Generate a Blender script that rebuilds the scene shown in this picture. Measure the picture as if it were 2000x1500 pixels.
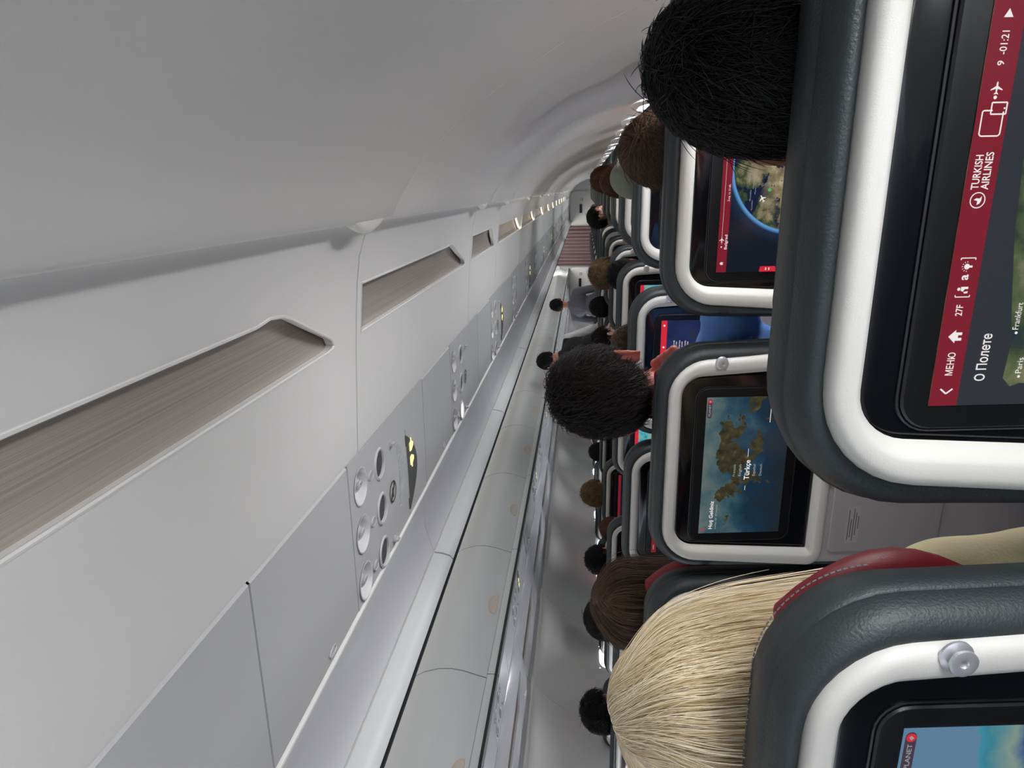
import bpy, bmesh, math, random
import numpy as np
from mathutils import Vector, Matrix, Quaternion

for o in list(bpy.data.objects):
    bpy.data.objects.remove(o, do_unlink=True)
SC = bpy.context.scene
COL = SC.collection
PI = math.pi
H = 1.28                      # the eye is 1.28 m above the floor; every z below is measured from it, then lifted by H
rnd = random.Random(7)

# ------------------------------------------------------------------ camera
cd = bpy.data.cameras.new('camera')
cam = bpy.data.objects.new('camera', cd)
COL.objects.link(cam)
cd.sensor_fit = 'HORIZONTAL'
cd.sensor_width = 36.0
cd.lens = 1300.0 / 2000.0 * 36.0
cd.clip_start = 0.01
cd.clip_end = 200
ax = Vector((-0.01738137, 0.10207126, -0.99462523))
ay = Vector((0.95999051, 0.27977807, 0.0119355))
az = Vector((0.2794926, -0.95462332, -0.10285037))
m = Matrix((ax, ay, az)).transposed().to_4x4()
m.translation = Vector((0, 0, H))
cam.matrix_world = m
SC.camera = cam

# ------------------------------------------------------------------ world, light, exposure
w = bpy.data.worlds.new('sky')
SC.world = w
w.use_nodes = True
w.node_tree.nodes['Background'].inputs[0].default_value = (0.75, 0.86, 1.0, 1)
w.node_tree.nodes['Background'].inputs[1].default_value = 3.0
SC.view_settings.view_transform = 'Standard'
SC.view_settings.look = 'None'
SC.view_settings.gamma = 1.0
SC.view_settings.use_curve_mapping = False
SC.view_settings.exposure = 0.18
try:
    SC.cycles.use_denoising = True
    SC.cycles.max_bounces = 8
    SC.cycles.diffuse_bounces = 5
    SC.cycles.sample_clamp_indirect = 8.0
    SC.cycles.caustics_reflective = False
    SC.cycles.caustics_refractive = False
except Exception:
    pass


def area(name, loc, size, power, direction, color=(1, 1, 1)):
    d = bpy.data.lights.new(name, 'AREA')
    d.shape = 'RECTANGLE'
    d.size, d.size_y = size
    d.energy = power
    d.color = color
    o = bpy.data.objects.new(name, d)
    COL.objects.link(o)
    o.location = (loc[0], loc[1], loc[2] + H)
    q = Vector(direction).to_track_quat('-Z', 'Y')
    o.rotation_euler = q.to_euler()
    return o


# LED strips in the coves above the bins (both sides, the length of the cabin)
def strip(name, x, z, y0, y1, width, power, dx, dz, color):
    # local x of the lamp runs along the cabin
    d = bpy.data.lights.new(name, 'AREA')
    d.shape = 'RECTANGLE'
    d.size, d.size_y = (y1 - y0), width
    d.energy = power
    d.color = color
    o = bpy.data.objects.new(name, d)
    COL.objects.link(o)
    n = Vector((dx, 0, dz)).normalized()        # direction the light shines
    zax = -n
    xax = Vector((0, 1, 0))
    yax = zax.cross(xax)
    mm = Matrix((xax, yax, zax)).transposed().to_4x4()
    mm.translation = Vector((x, (y0 + y1) / 2, z + H))
    o.matrix_world = mm
    return o


strip('cove_light_right', -0.93, 0.83, -2.2, 18.0, 0.05, 8, -0.55, 1.0, (1.0, 0.965, 0.92))
strip('cove_light_left', -2.05, 0.83, -2.2, 18.0, 0.05, 12, 0.55, 1.0, (1.0, 0.965, 0.92))
strip('ceiling_lamp', -1.49, 0.93, -2.2, 18.0, 0.22, 8, 0, -1.0, (1.0, 0.97, 0.93))
strip('valance_lamp', -0.207, 0.338, 3.0, 14.0, 0.006, 4.0, 0.8, -0.6, (1.0, 0.88, 0.72))
area('far_end_fill', (-1.45, 16.9, 0.85), (1.0, 0.3), 22.0, (0, 0.55, -1), (1.0, 0.98, 0.95))  # added fill that brightens the far end, not a cabin fitting
WIN_R = [-0.86 + 0.533 * i for i in range(0, 34)]
WIN_L = [0.796 + 0.533 * i for i in range(0, 32)]
for i, y in enumerate(WIN_R):
    if i % 2 == 0 or i < 9:
        p = 10.5 if i < 6 else 9.0
        area('daylight', (0.40, y, -0.36), (0.30, 0.22), p, (-1, 0, 0.45), (0.98, 0.985, 1.0))
for i, y in enumerate(WIN_L):
    if i % 2 == 0:
        area('daylight', (-3.34, y, -0.35), (0.30, 0.22), 20.0, (1, 0, 0.55), (0.90, 0.94, 1.0))


# ------------------------------------------------------------------ materials
MATS = {}


def lin(c):
    return tuple(((v / 255.0) / 12.92 if v / 255.0 <= 0.04045 else (((v / 255.0) + 0.055) / 1.055) ** 2.4) for v in c)


def mat(name, rgb=(200, 200, 200), rough=0.5, metal=0.0, spec=0.5, bump=None, var=None, coat=0.0, emit=None, linear=False, sheen=0.0):
    if name in MATS:
        return MATS[name]
    M = bpy.data.materials.new(name)
    M.use_nodes = True
    nt = M.node_tree
    b = nt.nodes['Principled BSDF']
    c = rgb if linear else lin(rgb)
    b.inputs['Base Color'].default_value = (*c, 1)
    b.inputs['Roughness'].default_value = rough
    b.inputs['Metallic'].default_value = metal
    b.inputs['Specular IOR Level'].default_value = spec
    if coat:
        b.inputs['Coat Weight'].default_value = coat
        b.inputs['Coat Roughness'].default_value = 0.08
    if sheen:
        b.inputs['Sheen Weight'].default_value = sheen
    tc = nt.nodes.new('ShaderNodeTexCoord')
    if bump:
        scale, strength, dist = bump
        n = nt.nodes.new('ShaderNodeTexNoise')
        n.inputs['Scale'].default_value = scale
        n.inputs['Detail'].default_value = 3
        nt.links.new(tc.outputs['Object'], n.inputs['Vector'])
        bp = nt.nodes.new('ShaderNodeBump')
        bp.inputs['Strength'].default_value = strength
        bp.inputs['Distance'].default_value = dist
        nt.links.new(n.outputs['Fac'], bp.inputs['Height'])
        nt.links.new(bp.outputs['Normal'], b.inputs['Normal'])
    if var:
        scale, amt = var
        n = nt.nodes.new('ShaderNodeTexNoise')
        n.inputs['Scale'].default_value = scale
        n.inputs['Detail'].default_value = 4
        nt.links.new(tc.outputs['Object'], n.inputs['Vector'])
        mx = nt.nodes.new('ShaderNodeMixRGB')
        mx.inputs[1].default_value = (*[v * (1 - amt) for v in c], 1)
        mx.inputs[2].default_value = (*[min(1, v * (1 + amt)) for v in c], 1)
        nt.links.new(n.outputs['Fac'], mx.inputs[0])
        nt.links.new(mx.outputs[0], b.inputs['Base Color'])
    if emit:
        b.inputs['Emission Color'].default_value = (*lin(emit[0]), 1)
        b.inputs['Emission Strength'].default_value = emit[1]
    MATS[name] = M
    return M


PANEL = mat('cabin_panel', (226, 224, 221), 0.5, bump=(900, 0.12, 0.0006), var=(2.0, 0.015))
WALLM = mat('sidewall_panel', (220, 217, 213), 0.55, bump=(700, 0.15, 0.0008), var=(1.5, 0.02))
PSUM = mat('service_panel_plastic', (190, 190, 190), 0.45, bump=(900, 0.08, 0.0005))
BINM = mat('bin_plastic', (192, 194, 194), 0.33, bump=(600, 0.08, 0.0005))
BINB = mat('bin_base_plastic', (196, 196, 201), 0.22, bump=(500, 0.05, 0.0005))
GAPM = mat('dark_gasket', (22, 24, 26), 0.7)
SEAM = mat('seam_grey', (96, 92, 90), 0.7)  # plain dark grey of the small blocks between bins
WHITE = mat('seat_shell_white', (206, 204, 198), 0.42, bump=(1100, 0.35, 0.0006))
CLIPM = mat('clip_ivory', (222, 220, 212), 0.6, bump=(500, 0.4, 0.001))
GREYSH = mat('seat_lower_shell', (168, 162, 164), 0.5, bump=(1100, 0.2, 0.0006))
BLACK = mat('gloss_black', (10, 11, 14), 0.16, coat=0.4)
BLACK2 = mat('satin_black', (14, 15, 18), 0.35)
LEATH = mat('charcoal_leather', (42, 48, 50), 0.5, bump=(420, 0.5, 0.0012), var=(6, 0.06))
LEATH2 = mat('headrest_fabric', (52, 53, 53), 0.7, bump=(500, 0.6, 0.0012))
RED = mat('red_leather', (142, 26, 38), 0.48, bump=(420, 0.4, 0.001))
THREAD = mat('grey_thread', (98, 104, 106), 0.8)
CHROME = mat('chrome', (214, 214, 218), 0.38, metal=0.7)
DARKMET = mat('dark_metal', (60, 60, 64), 0.3, metal=0.8)
NOZ = mat('nozzle_plastic', (176, 176, 178), 0.35)
CUP = mat('nozzle_cup', (205, 203, 204), 0.35)
LENSD = mat('lamp_lens_dark', (86, 84, 86), 0.6, spec=0.15, var=(60, 0.3))
SIGND = mat('sign_glass_dark', (88, 90, 88), 0.45, spec=0.3)
SYMD = mat('symbol_dark', (58, 52, 50), 0.5)
CARPET = mat('carpet_dark', (44, 46, 58), 0.95, bump=(300, 0.8, 0.003), var=(80, 0.3))
SKIN = mat('skin', (196, 140, 118), 0.5, bump=(300, 0.15, 0.0008), var=(12, 0.08))
SKINP = mat('skin_pink', (206, 120, 108), 0.5, bump=(300, 0.15, 0.0008), var=(12, 0.10))
EYEW = mat('eye_white', (225, 222, 216), 0.2)
IRIS = mat('iris_dark', (40, 26, 18), 0.2)
LIPM = mat('lips', (170, 92, 86), 0.5)
BRASS = mat('sticker_paper', (176, 172, 172), 0.6)
INK = mat('ink_grey', (96, 92, 94), 0.8)
HANDLE = mat('handle_beige', (196, 184, 172), 0.4)


def emat(name, rgb, s=1.0):
    if name in MATS:
        return MATS[name]
    M = bpy.data.materials.new(name)
    M.use_nodes = True
    nt = M.node_tree
    b = nt.nodes['Principled BSDF']
    b.inputs['Base Color'].default_value = (0.005, 0.005, 0.006, 1)
    b.inputs['Roughness'].default_value = 0.15
    b.inputs['Emission Color'].default_value = (*lin(rgb), 1)
    b.inputs['Emission Strength'].default_value = s
    MATS[name] = M
    return M


E_RED = emat('screen_red', (118, 24, 38), 0.95)
E_RED2 = emat('screen_red_bright', (196, 36, 52), 1.0)
E_WHT = emat('screen_white', (228, 224, 222), 0.95)
E_DIM = emat('screen_dim_white', (150, 158, 160), 0.8)
E_NAVY = emat('screen_navy', (24, 34, 66), 1.0)
E_GREEN = emat('screen_green', (90, 160, 90), 1.0)
E_LIT = emat('lit_lamp', (255, 255, 255), 3.0)
E_YEL = emat('sign_lit_yellow', (244, 228, 150), 1.3)


def brushed():
    M = bpy.data.materials.new('brushed_lens')
    M.use_nodes = True
    nt = M.node_tree
    b = nt.nodes['Principled BSDF']
    b.inputs['Roughness'].default_value = 0.32
    tc = nt.nodes.new('ShaderNodeTexCoord')
    mp = nt.nodes.new('ShaderNodeMapping')
    mp.inputs['Scale'].default_value = (900, 2.0, 900)
    n = nt.nodes.new('ShaderNodeTexNoise')
    n.inputs['Scale'].default_value = 1.0
    n.inputs['Detail'].default_value = 4
    cr = nt.nodes.new('ShaderNodeValToRGB')
    cr.color_ramp.elements[0].color = (*lin((152, 143, 134)), 1)
    cr.color_ramp.elements[1].color = (*lin((180, 171, 162)), 1)
    cr.color_ramp.elements[0].position = 0.3
    cr.color_ramp.elements[1].position = 0.7
    nt.links.new(tc.outputs['Object'], mp.inputs['Vector'])
    nt.links.new(mp.outputs['Vector'], n.inputs['Vector'])
    nt.links.new(n.outputs['Fac'], cr.inputs[0])
    nt.links.new(cr.outputs[0], b.inputs['Base Color'])
    return M


LENS = brushed()


def picture(name, kind):
    """procedural picture shown by a seat screen; Object coords: x right, y up in the screen's plane"""
    if name in MATS:
        return MATS[name]
    M = bpy.data.materials.new(name)
    M.use_nodes = True
    nt = M.node_tree
    N, L = nt.nodes.new, nt.links.new
    b = nt.nodes['Principled BSDF']
    b.inputs['Base Color'].default_value = (0.006, 0.006, 0.007, 1)
    b.inputs['Roughness'].default_value = 0.14
    b.inputs['Emission Strength'].default_value = 1.0
    tc = N('ShaderNodeTexCoord')
    sep = N('ShaderNodeSeparateXYZ')
    L(tc.outputs['Object'], sep.inputs[0])

    def noise(scale, detail=5, off=(0, 0, 0), rough=0.55):
        mp = N('ShaderNodeMapping')
        mp.inputs['Location'].default_value = off
        L(tc.outputs['Object'], mp.inputs['Vector'])
        n = N('ShaderNodeTexNoise')
        n.inputs['Scale'].default_value = scale
        n.inputs['Detail'].default_value = detail
        n.inputs['Roughness'].default_value = rough
        L(mp.outputs['Vector'], n.inputs['Vector'])
        return n.outputs['Fac']

    def ramp(src, stops):
        r = N('ShaderNodeValToRGB')
        e = r.color_ramp.elements
        while len(e) < len(stops):
            e.new(0.5)
        for el, (p, c) in zip(e, stops):
            el.position = p
            el.color = (*lin(c), 1)
        L(src, r.inputs[0])
        return r.outputs[0]

    def math_(op, a, c=None):
        mn = N('ShaderNodeMath')
        mn.operation = op
        for i, v in enumerate((a, c)):
            if v is None:
                continue
            if isinstance(v, (int, float)):
                mn.inputs[i].default_value = v
            else:
                L(v, mn.inputs[i])
        return mn.outputs[0]

    def mix(f, a, c):
        mx = N('ShaderNodeMixRGB')
        L(f, mx.inputs[0])
        for i, v in ((1, a), (2, c)):
            if isinstance(v, tuple):
                mx.inputs[i].default_value = (*lin(v), 1)
            else:
                L(v, mx.inputs[i])
        return mx.outputs[0]

    def dist(cx, cy, sx=1.0, sy=1.0):
        dx = math_('MULTIPLY', math_('SUBTRACT', sep.outputs[0], cx), sx)
        dy = math_('MULTIPLY', math_('SUBTRACT', sep.outputs[1], cy), sy)
        return math_('SQRT', math_('ADD', math_('MULTIPLY', dx, dx), math_('MULTIPLY', dy, dy)))

    if kind == 'globe':
        land = ramp(noise(26, 8, (0.3, 0.1, 0)), [(0.46, (14, 22, 52)), (0.475, (40, 58, 44)), (0.53, (56, 72, 44)), (0.57, (110, 104, 78)), (0.72, (156, 146, 118))])
        east = ramp(noise(60, 8, (1.3, 0.7, 0)), [(0.3, (88, 84, 60)), (0.55, (140, 128, 98)), (0.7, (176, 162, 132))])
        ex = math_('MULTIPLY', math_('ADD', math_('MULTIPLY', math_('SUBTRACT', 0.0, sep.outputs[1]), 1.2), math_('ADD', math_('MULTIPLY', sep.outputs[0], 0.55), math_('MULTIPLY', noise(40), 0.05))), 22)
        cl = N('ShaderNodeClamp'); L(ex, cl.inputs[0])
        c = mix(cl.outputs[0], land, mix(math_('GREATER_THAN', noise(30, 6, (2.2, 0.5, 0)), 0.42), (16, 24, 54), east))
        d = dist(0.040, -0.052)
        inside = math_('LESS_THAN', d, 0.116)
        glow = ramp(math_('MULTIPLY', d, 7.0), [(0.80, (70, 130, 190)), (0.83, (90, 150, 205)), (0.87, (20, 40, 66)), (1.0, (14, 22, 32))])
        col = mix(inside, glow, c)
        lit = 0.85
    elif kind == 'islands':
        base = ramp(math_('ADD', math_('MULTIPLY', sep.outputs[1], 4.5), math_('MULTIPLY', noise(16), 0.95)), [(0.1, (38, 50, 58)), (0.35, (26, 58, 82)), (0.55, (48, 86, 106)), (0.72, (84, 116, 122)), (0.9, (126, 140, 136))])
        isl = noise(19, 6, (0.33, 0.62, 0))
        band = math_('SUBTRACT', isl, math_('MULTIPLY', dist(0.02, 0.005, 0.8, 2.1), 1.5))
        col = mix(math_('GREATER_THAN', band, 0.415), base, ramp(noise(70, 6), [(0.3, (40, 44, 30)), (0.6, (84, 78, 52)), (0.8, (150, 128, 92))]))
        lit = 0.5
    elif kind == 'map':
        col = ramp(noise(34, 7, (0.2, 0.4, 0)), [(0.3, (34, 46, 62)), (0.42, (52, 66, 46)), (0.55, (84, 98, 62)), (0.7, (128, 128, 96))])
        lit = 0.75
    elif kind == 'night':
        col = ramp(noise(14, 4), [(0.3, (20, 30, 64)), (0.6, (30, 42, 80)), (0.8, (40, 38, 52))])
        lit = 0.9
    elif kind == 'beach':
        t = math_('ADD', math_('MULTIPLY', sep.outputs[1], -7.5), math_('MULTIPLY', noise(22), 0.35))
        col = ramp(t, [(-0.0, (86, 120, 146)), (0.0, (60, 130, 150)), (0.05, (50, 120, 136)), (0.2, (118, 138, 128)), (0.32, (24, 66, 124)), (0.6, (40, 84, 128))])
        lit = 0.95
    elif kind == 'coast':
        col = ramp(noise(40, 5), [(0.3, (30, 90, 120)), (0.5, (80, 170, 180)), (0.65, (150, 150, 110)), (0.8, (200, 190, 170))])
        lit = 0.9
    else:
        col = ramp(noise(30, 4), [(0.3, (12, 14, 22)), (0.6, (22, 26, 38)), (0.9, (40, 40, 50))])
        lit = 0.8
    if isinstance(col, tuple):
        pass
    L(col, b.inputs['Emission Color'])
    b.inputs['Emission Strength'].default_value = lit
    MATS[name] = M
    return M


def glass():
    M = bpy.data.materials.new('window_pane_glass')
    M.use_nodes = True
    nt = M.node_tree
    nt.nodes.remove(nt.nodes['Principled BSDF'])
    t = nt.nodes.new('ShaderNodeBsdfTransparent')
    g = nt.nodes.new('ShaderNodeBsdfGlossy')
    g.inputs['Roughness'].default_value = 0.02
    mx = nt.nodes.new('ShaderNodeMixShader')
    mx.inputs[0].default_value = 0.06
    nt.links.new(t.outputs[0], mx.inputs[1])
    nt.links.new(g.outputs[0], mx.inputs[2])
    nt.links.new(mx.outputs[0], nt.nodes['Material Output'].inputs[0])
    return M


GLASS = glass()


def hairmat(name, dark, light, rough=0.48):
    M = bpy.data.materials.new(name)
    M.use_nodes = True
    nt = M.node_tree
    b = nt.nodes['Principled BSDF']
    b.inputs['Roughness'].default_value = rough
    b.inputs['Specular IOR Level'].default_value = 0.3
    hi = nt.nodes.new('ShaderNodeHairInfo')
    cr = nt.nodes.new('ShaderNodeValToRGB')
    cr.color_ramp.elements[0].color = (*lin(dark), 1)
    cr.color_ramp.elements[1].color = (*lin(light), 1)
    nt.links.new(hi.outputs['Random'], cr.inputs[0])
    nt.links.new(cr.outputs[0], b.inputs['Base Color'])
    return M


HAIRS = {
    'black': ((8, 8, 9), (22, 21, 22)), 'darkbrown': ((13, 10, 9), (36, 27, 23)), 'brown': ((46, 34, 26), (112, 86, 66)),
    'blonde': ((206, 182, 140), (252, 241, 216)), 'tan': ((92, 72, 48), (150, 122, 84)), 'auburn': ((58, 34, 22), (104, 66, 44)),
}
HM = {k: hairmat('hair_' + k, *v) for k, v in HAIRS.items()}
CAPM = {k: mat('scalp_' + k, tuple(int((a + c) / 2 * 0.85) for a, c in zip(*v)), 0.7, bump=(160, 0.6, 0.003)) for k, v in HAIRS.items()}


# ------------------------------------------------------------------ mesh helpers
def mesh(name, verts, faces, smooth=35):
    me = bpy.data.meshes.new(name)
    me.from_pydata([tuple(v) for v in verts], [], faces)
    me.validate()
    bm = bmesh.new()
    bm.from_mesh(me)
    bmesh.ops.recalc_face_normals(bm, faces=bm.faces)
    bm.to_mesh(me)
    bm.free()
    if smooth:
        for p in me.polygons:
            p.use_smooth = True
        me.set_sharp_from_angle(angle=math.radians(smooth))
    return me


def obj(name, me, m=None, parent=None, loc=None, rot=None):
    o = bpy.data.objects.new(name, me)
    COL.objects.link(o)
    if m is not None:
        if len(me.materials) == 0:
            me.materials.append(m)
        elif me.materials[0] != m:
            o.material_slots[0].link = 'OBJECT'
            o.material_slots[0].material = m
    if parent is not None:
        o.parent = parent
    if loc is not None:
        o.location = loc
    if rot is not None:
        o.rotation_euler = rot
    return o


def thing(name, label, cat, loc=(0, 0, 0), group=None, rot=None):
    o = bpy.data.objects.new(name, None)
    COL.objects.link(o)
    o.empty_display_size = 0.05
    o.location = (loc[0], loc[1], loc[2] + H)
    if rot:
        o.rotation_euler = rot
    o['label'] = label
    o['category'] = cat
    if group:
        o['group'] = group
    return o


def struct(name, me, m, loc=(0, 0, 0)):
    o = obj(name, me, m, loc=(loc[0], loc[1], loc[2] + H))
    o['kind'] = 'structure'
    return o


class MB:
    def __init__(s):
        s.v, s.f = [], []

    def add(s, verts, faces):
        n = len(s.v)
        s.v += [tuple(v) for v in verts]
        s.f += [tuple(i + n for i in f) for f in faces]
        return s

    def box(s, x0, x1, y0, y1, z0, z1):
        return s.add([(x0, y0, z0), (x1, y0, z0), (x1, y1, z0), (x0, y1, z0), (x0, y0, z1), (x1, y0, z1), (x1, y1, z1), (x0, y1, z1)],
                     [(0, 3, 2, 1), (4, 5, 6, 7), (0, 1, 5, 4), (1, 2, 6, 5), (2, 3, 7, 6), (3, 0, 4, 7)])

    def tube(s, pts, r, n=8, closed=False):
        pts = [Vector(p) for p in pts]
        k = len(pts)
        rs = r if isinstance(r, (list, tuple)) else [r] * k
        vs, fs = [], []
        prev = None
        for i, p in enumerate(pts):
            if closed:
                t = (pts[(i + 1) % k] - pts[i - 1])
            else:
                t = pts[min(i + 1, k - 1)] - pts[max(i - 1, 0)]
            t.normalize()
            if prev is None:
                a = Vector((0, 0, 1)) if abs(t.z) < 0.9 else Vector((1, 0, 0))
                u = t.cross(a).normalized()
            else:
                u = (prev - t * prev.dot(t)).normalized()
            prev = u
            v_ = t.cross(u)
            for j in range(n):
                a_ = 2 * PI * j / n
                vs.append(p + (u * math.cos(a_) + v_ * math.sin(a_)) * rs[i])
        for i in range(k if closed else k - 1):
            for j in range(n):
                a, b = i * n + j, i * n + (j + 1) % n
                c, d = ((i + 1) % k) * n + (j + 1) % n, ((i + 1) % k) * n + j
                fs.append((a, b, c, d))
        if not closed:
            fs.append(tuple(range(n)))
            fs.append(tuple((k - 1) * n + j for j in reversed(range(n))))
        return s.add(vs, fs)

    def lathe(s, prof, n=24, mtx=None):
        """prof: (r, h) pairs turned about local z"""
        vs, fs = [], []
        for (r, h) in prof:
            for j in range(n):
                a = 2 * PI * j / n
                v = Vector((r * math.cos(a), r * math.sin(a), h))
                vs.append(mtx @ v if mtx else v)
        for i in range(len(prof) - 1):
            for j in range(n):
                fs.append((i * n + j, i * n + (j + 1) % n, (i + 1) * n + (j + 1) % n, (i + 1) * n + j))
        return s.add(vs, fs)

    def ellipsoid(s, c, r, nu=20, nv=12, mtx=None):
        vs, fs = [], []
        c = Vector(c)
        for i in range(nv + 1):
            th = PI * i / nv
            for j in range(nu):
                ph = 2 * PI * j / nu
                v = Vector((r[0] * math.sin(th) * math.cos(ph), r[1] * math.sin(th) * math.sin(ph), r[2] * math.cos(th)))
                if mtx:
                    v = mtx @ v
                vs.append(c + v)
        for i in range(nv):
            for j in range(nu):
                fs.append((i * nu + j, (i + 1) * nu + j, (i + 1) * nu + (j + 1) % nu, i * nu + (j + 1) % nu))
        return s.add(vs, fs)

    def cap(s, p0, p1, r0, r1, n=14, sq=1.0):
        """tapered capsule"""
        p0, p1 = Vector(p0), Vector(p1)
        t = (p1 - p0)
        Lg = max(t.length, 1e-6)
        t.normalize()
        pts, rs = [], []
        for k in range(5):
            a = PI / 2 * (1 - k / 4)
            pts.append(p0 - t * (r0 * math.sin(a))); rs.append(max(r0 * math.cos(a), 0.0005))
        for k in range(1, 4):
            f = k / 4
            pts.append(p0 + t * Lg * f); rs.append(r0 + (r1 - r0) * f)
        for k in range(5):
            a = PI / 2 * (k / 4)
            pts.append(p1 + t * (r1 * math.sin(a))); rs.append(max(r1 * math.cos(a), 0.0005))
        return s.tube(pts, rs, n)

    def prof(s, pts, y0, y1, t):
        """sheet of thickness t following profile pts (x, z) in the cross-section, run along y. t>0 thickens to the left of travel"""
        n = len(pts)
        off = []
        for i in range(n):
            a = Vector(pts[max(i - 1, 0)]); b = Vector(pts[min(i + 1, n - 1)])
            d = (b - a).normalized()
            off.append((pts[i][0] - d.y * t, pts[i][1] + d.x * t))
        ring = list(pts) + off[::-1]
        k = len(ring)
        vs = [(x, y0, z) for x, z in ring] + [(x, y1, z) for x, z in ring]
        fs = [(i, (i + 1) % k, k + (i + 1) % k, k + i) for i in range(k)]
        for i in range(n - 1):
            fs.append((i, k - 1 - i, k - 2 - i, i + 1))
            fs.append((k + i, k + i + 1, k + k - 2 - i, k + k - 1 - i))
        return s.add(vs, fs)

    def me(s, name='part', smooth=35):
        return mesh(name, s.v, s.f, smooth)


TMP = bpy.data.scenes.new('workbench')


def evaluated(o):
    with bpy.context.temp_override(scene=TMP, view_layer=TMP.view_layers[0]):
        dg = bpy.context.evaluated_depsgraph_get()
        dg.update()
        return bpy.data.meshes.new_from_object(o.evaluated_get(dg))


def bake(me, mods, name=None, smooth=35):
    """apply modifiers to a mesh and return the plain result"""
    o = bpy.data.objects.new('tmp', me)
    TMP.collection.objects.link(o)
    for typ, kw in mods:
        md = o.modifiers.new(typ, typ)
        for k, v in kw.items():
            setattr(md, k, v)
    out = evaluated(o)
    bpy.data.objects.remove(o, do_unlink=True)
    if smooth:
        for p in out.polygons:
            p.use_smooth = True
        out.set_sharp_from_angle(angle=math.radians(smooth))
    return out


def cut(me, cutters, smooth=35):
    """subtract one cutter mesh"""
    co = bpy.data.objects.new('cutter', cutters)
    TMP.collection.objects.link(co)
    out = bake(me, [('BOOLEAN', dict(operation='DIFFERENCE', object=co, solver='EXACT'))], smooth=smooth)
    bpy.data.objects.remove(co, do_unlink=True)
    return out


def rrect(hw, h0, h1, rt, rb, off=0.0, n=7, flare=0.0):
    """rounded rectangle outline (x, s): s runs down from h0 to h1; inset by off; rt/rb radii top/bottom; flare widens downwards"""
    x = hw - off
    t, b = h0 + off, h1 - off
    rt_, rb_ = max(rt - off, 0.003), max(rb - off, 0.003)
    pts = []
    for (cx, cy, r, a0) in ((x - rt_, t + rt_, rt_, -90), (x - rb_, b - rb_, rb_, 0), (-x + rb_, b - rb_, rb_, 90), (-x + rt_, t + rt_, rt_, 180)):
        for k in range(n):
            a = math.radians(a0 + 90 * k / (n - 1))
            px, py = cx + r * math.cos(a), cy + r * math.sin(a)
            px *= 1 + flare * (py - h0)
            pts.append((px, py))
    return pts


def rings(loops, close_last=False, close_first=False):
    """loops: list of lists of 3D points with equal count -> skin"""
    vs, fs = [], []
    n = len(loops[0])
    for lp in loops:
        vs += lp
    for i in range(len(loops) - 1):
        for j in range(n):
            fs.append((i * n + j, i * n + (j + 1) % n, (i + 1) * n + (j + 1) % n, (i + 1) * n + j))
    if close_last:
        fs.append(tuple((len(loops) - 1) * n + j for j in range(n)))
    if close_first:
        fs.append(tuple(range(n)))
    return vs, fs


_txt = {}


def text_mesh(s, size, bold=0.0, align='LEFT'):
    key = (s, size, bold, align)
    if key in _txt:
        return _txt[key]
    c = bpy.data.curves.new('t', 'FONT')
    c.body = s
    c.size = size
    c.align_x = align
    c.align_y = 'CENTER'
    c.offset = bold
    c.resolution_u = 3
    o = bpy.data.objects.new('t', c)
    TMP.collection.objects.link(o)
    me = evaluated(o)
    bpy.data.objects.remove(o, do_unlink=True)
    _txt[key] = ([tuple(v.co) for v in me.vertices], [tuple(p.vertices) for p in me.polygons])
    return _txt[key]


# ------------------------------------------------------------------ the cabin shell
WR = [(0.03, 0.300), (0.0, 0.302), (-0.026, 0.296), (-0.036, 0.290), (-0.0375, 0.281), (-0.032, 0.272), (-0.012, 0.262), (0.039, 0.228), (0.094, 0.171), (0.138, 0.108), (0.184, 0.031), (0.214, -0.042),
      (0.232, -0.085), (0.258, -0.17), (0.276, -0.28), (0.288, -0.40), (0.294, -0.55), (0.288, -0.75), (0.262, -0.98), (0.21, -1.28)]
WL = [(-2.93, 0.285), (-2.90, 0.288), (-2.88, 0.280), (-2.872, 0.266), (-2.88, 0.248), (-2.935, 0.210), (-2.985, 0.160), (-3.030, 0.106), (-3.075, 0.050), (-3.116, -0.022),
      (-3.146, -0.095), (-3.170, -0.18), (-3.186, -0.28), (-3.196, -0.40), (-3.20, -0.55), (-3.195, -0.75), (-3.17, -0.98), (-3.12, -1.28)]
SEAMS_R = [-1.17, -0.10, 0.967, 2.034, 2.70, 3.77, 4.83, 5.90, 6.97, 8.03, 9.10, 10.17, 11.23, 12.30, 13.37, 14.43, 15.50, 16.57, 17.63, 18.3]
SEAMS_L = [-1.0 - 0.91, -0.85, 0.22, 1.285, 2.30, 3.362, 4.30, 5.37, 6.45, 7.52, 8.59, 9.65, 10.72, 11.79, 12.86, 13.93, 15.0, 16.07, 17.13, 18.3]


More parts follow.
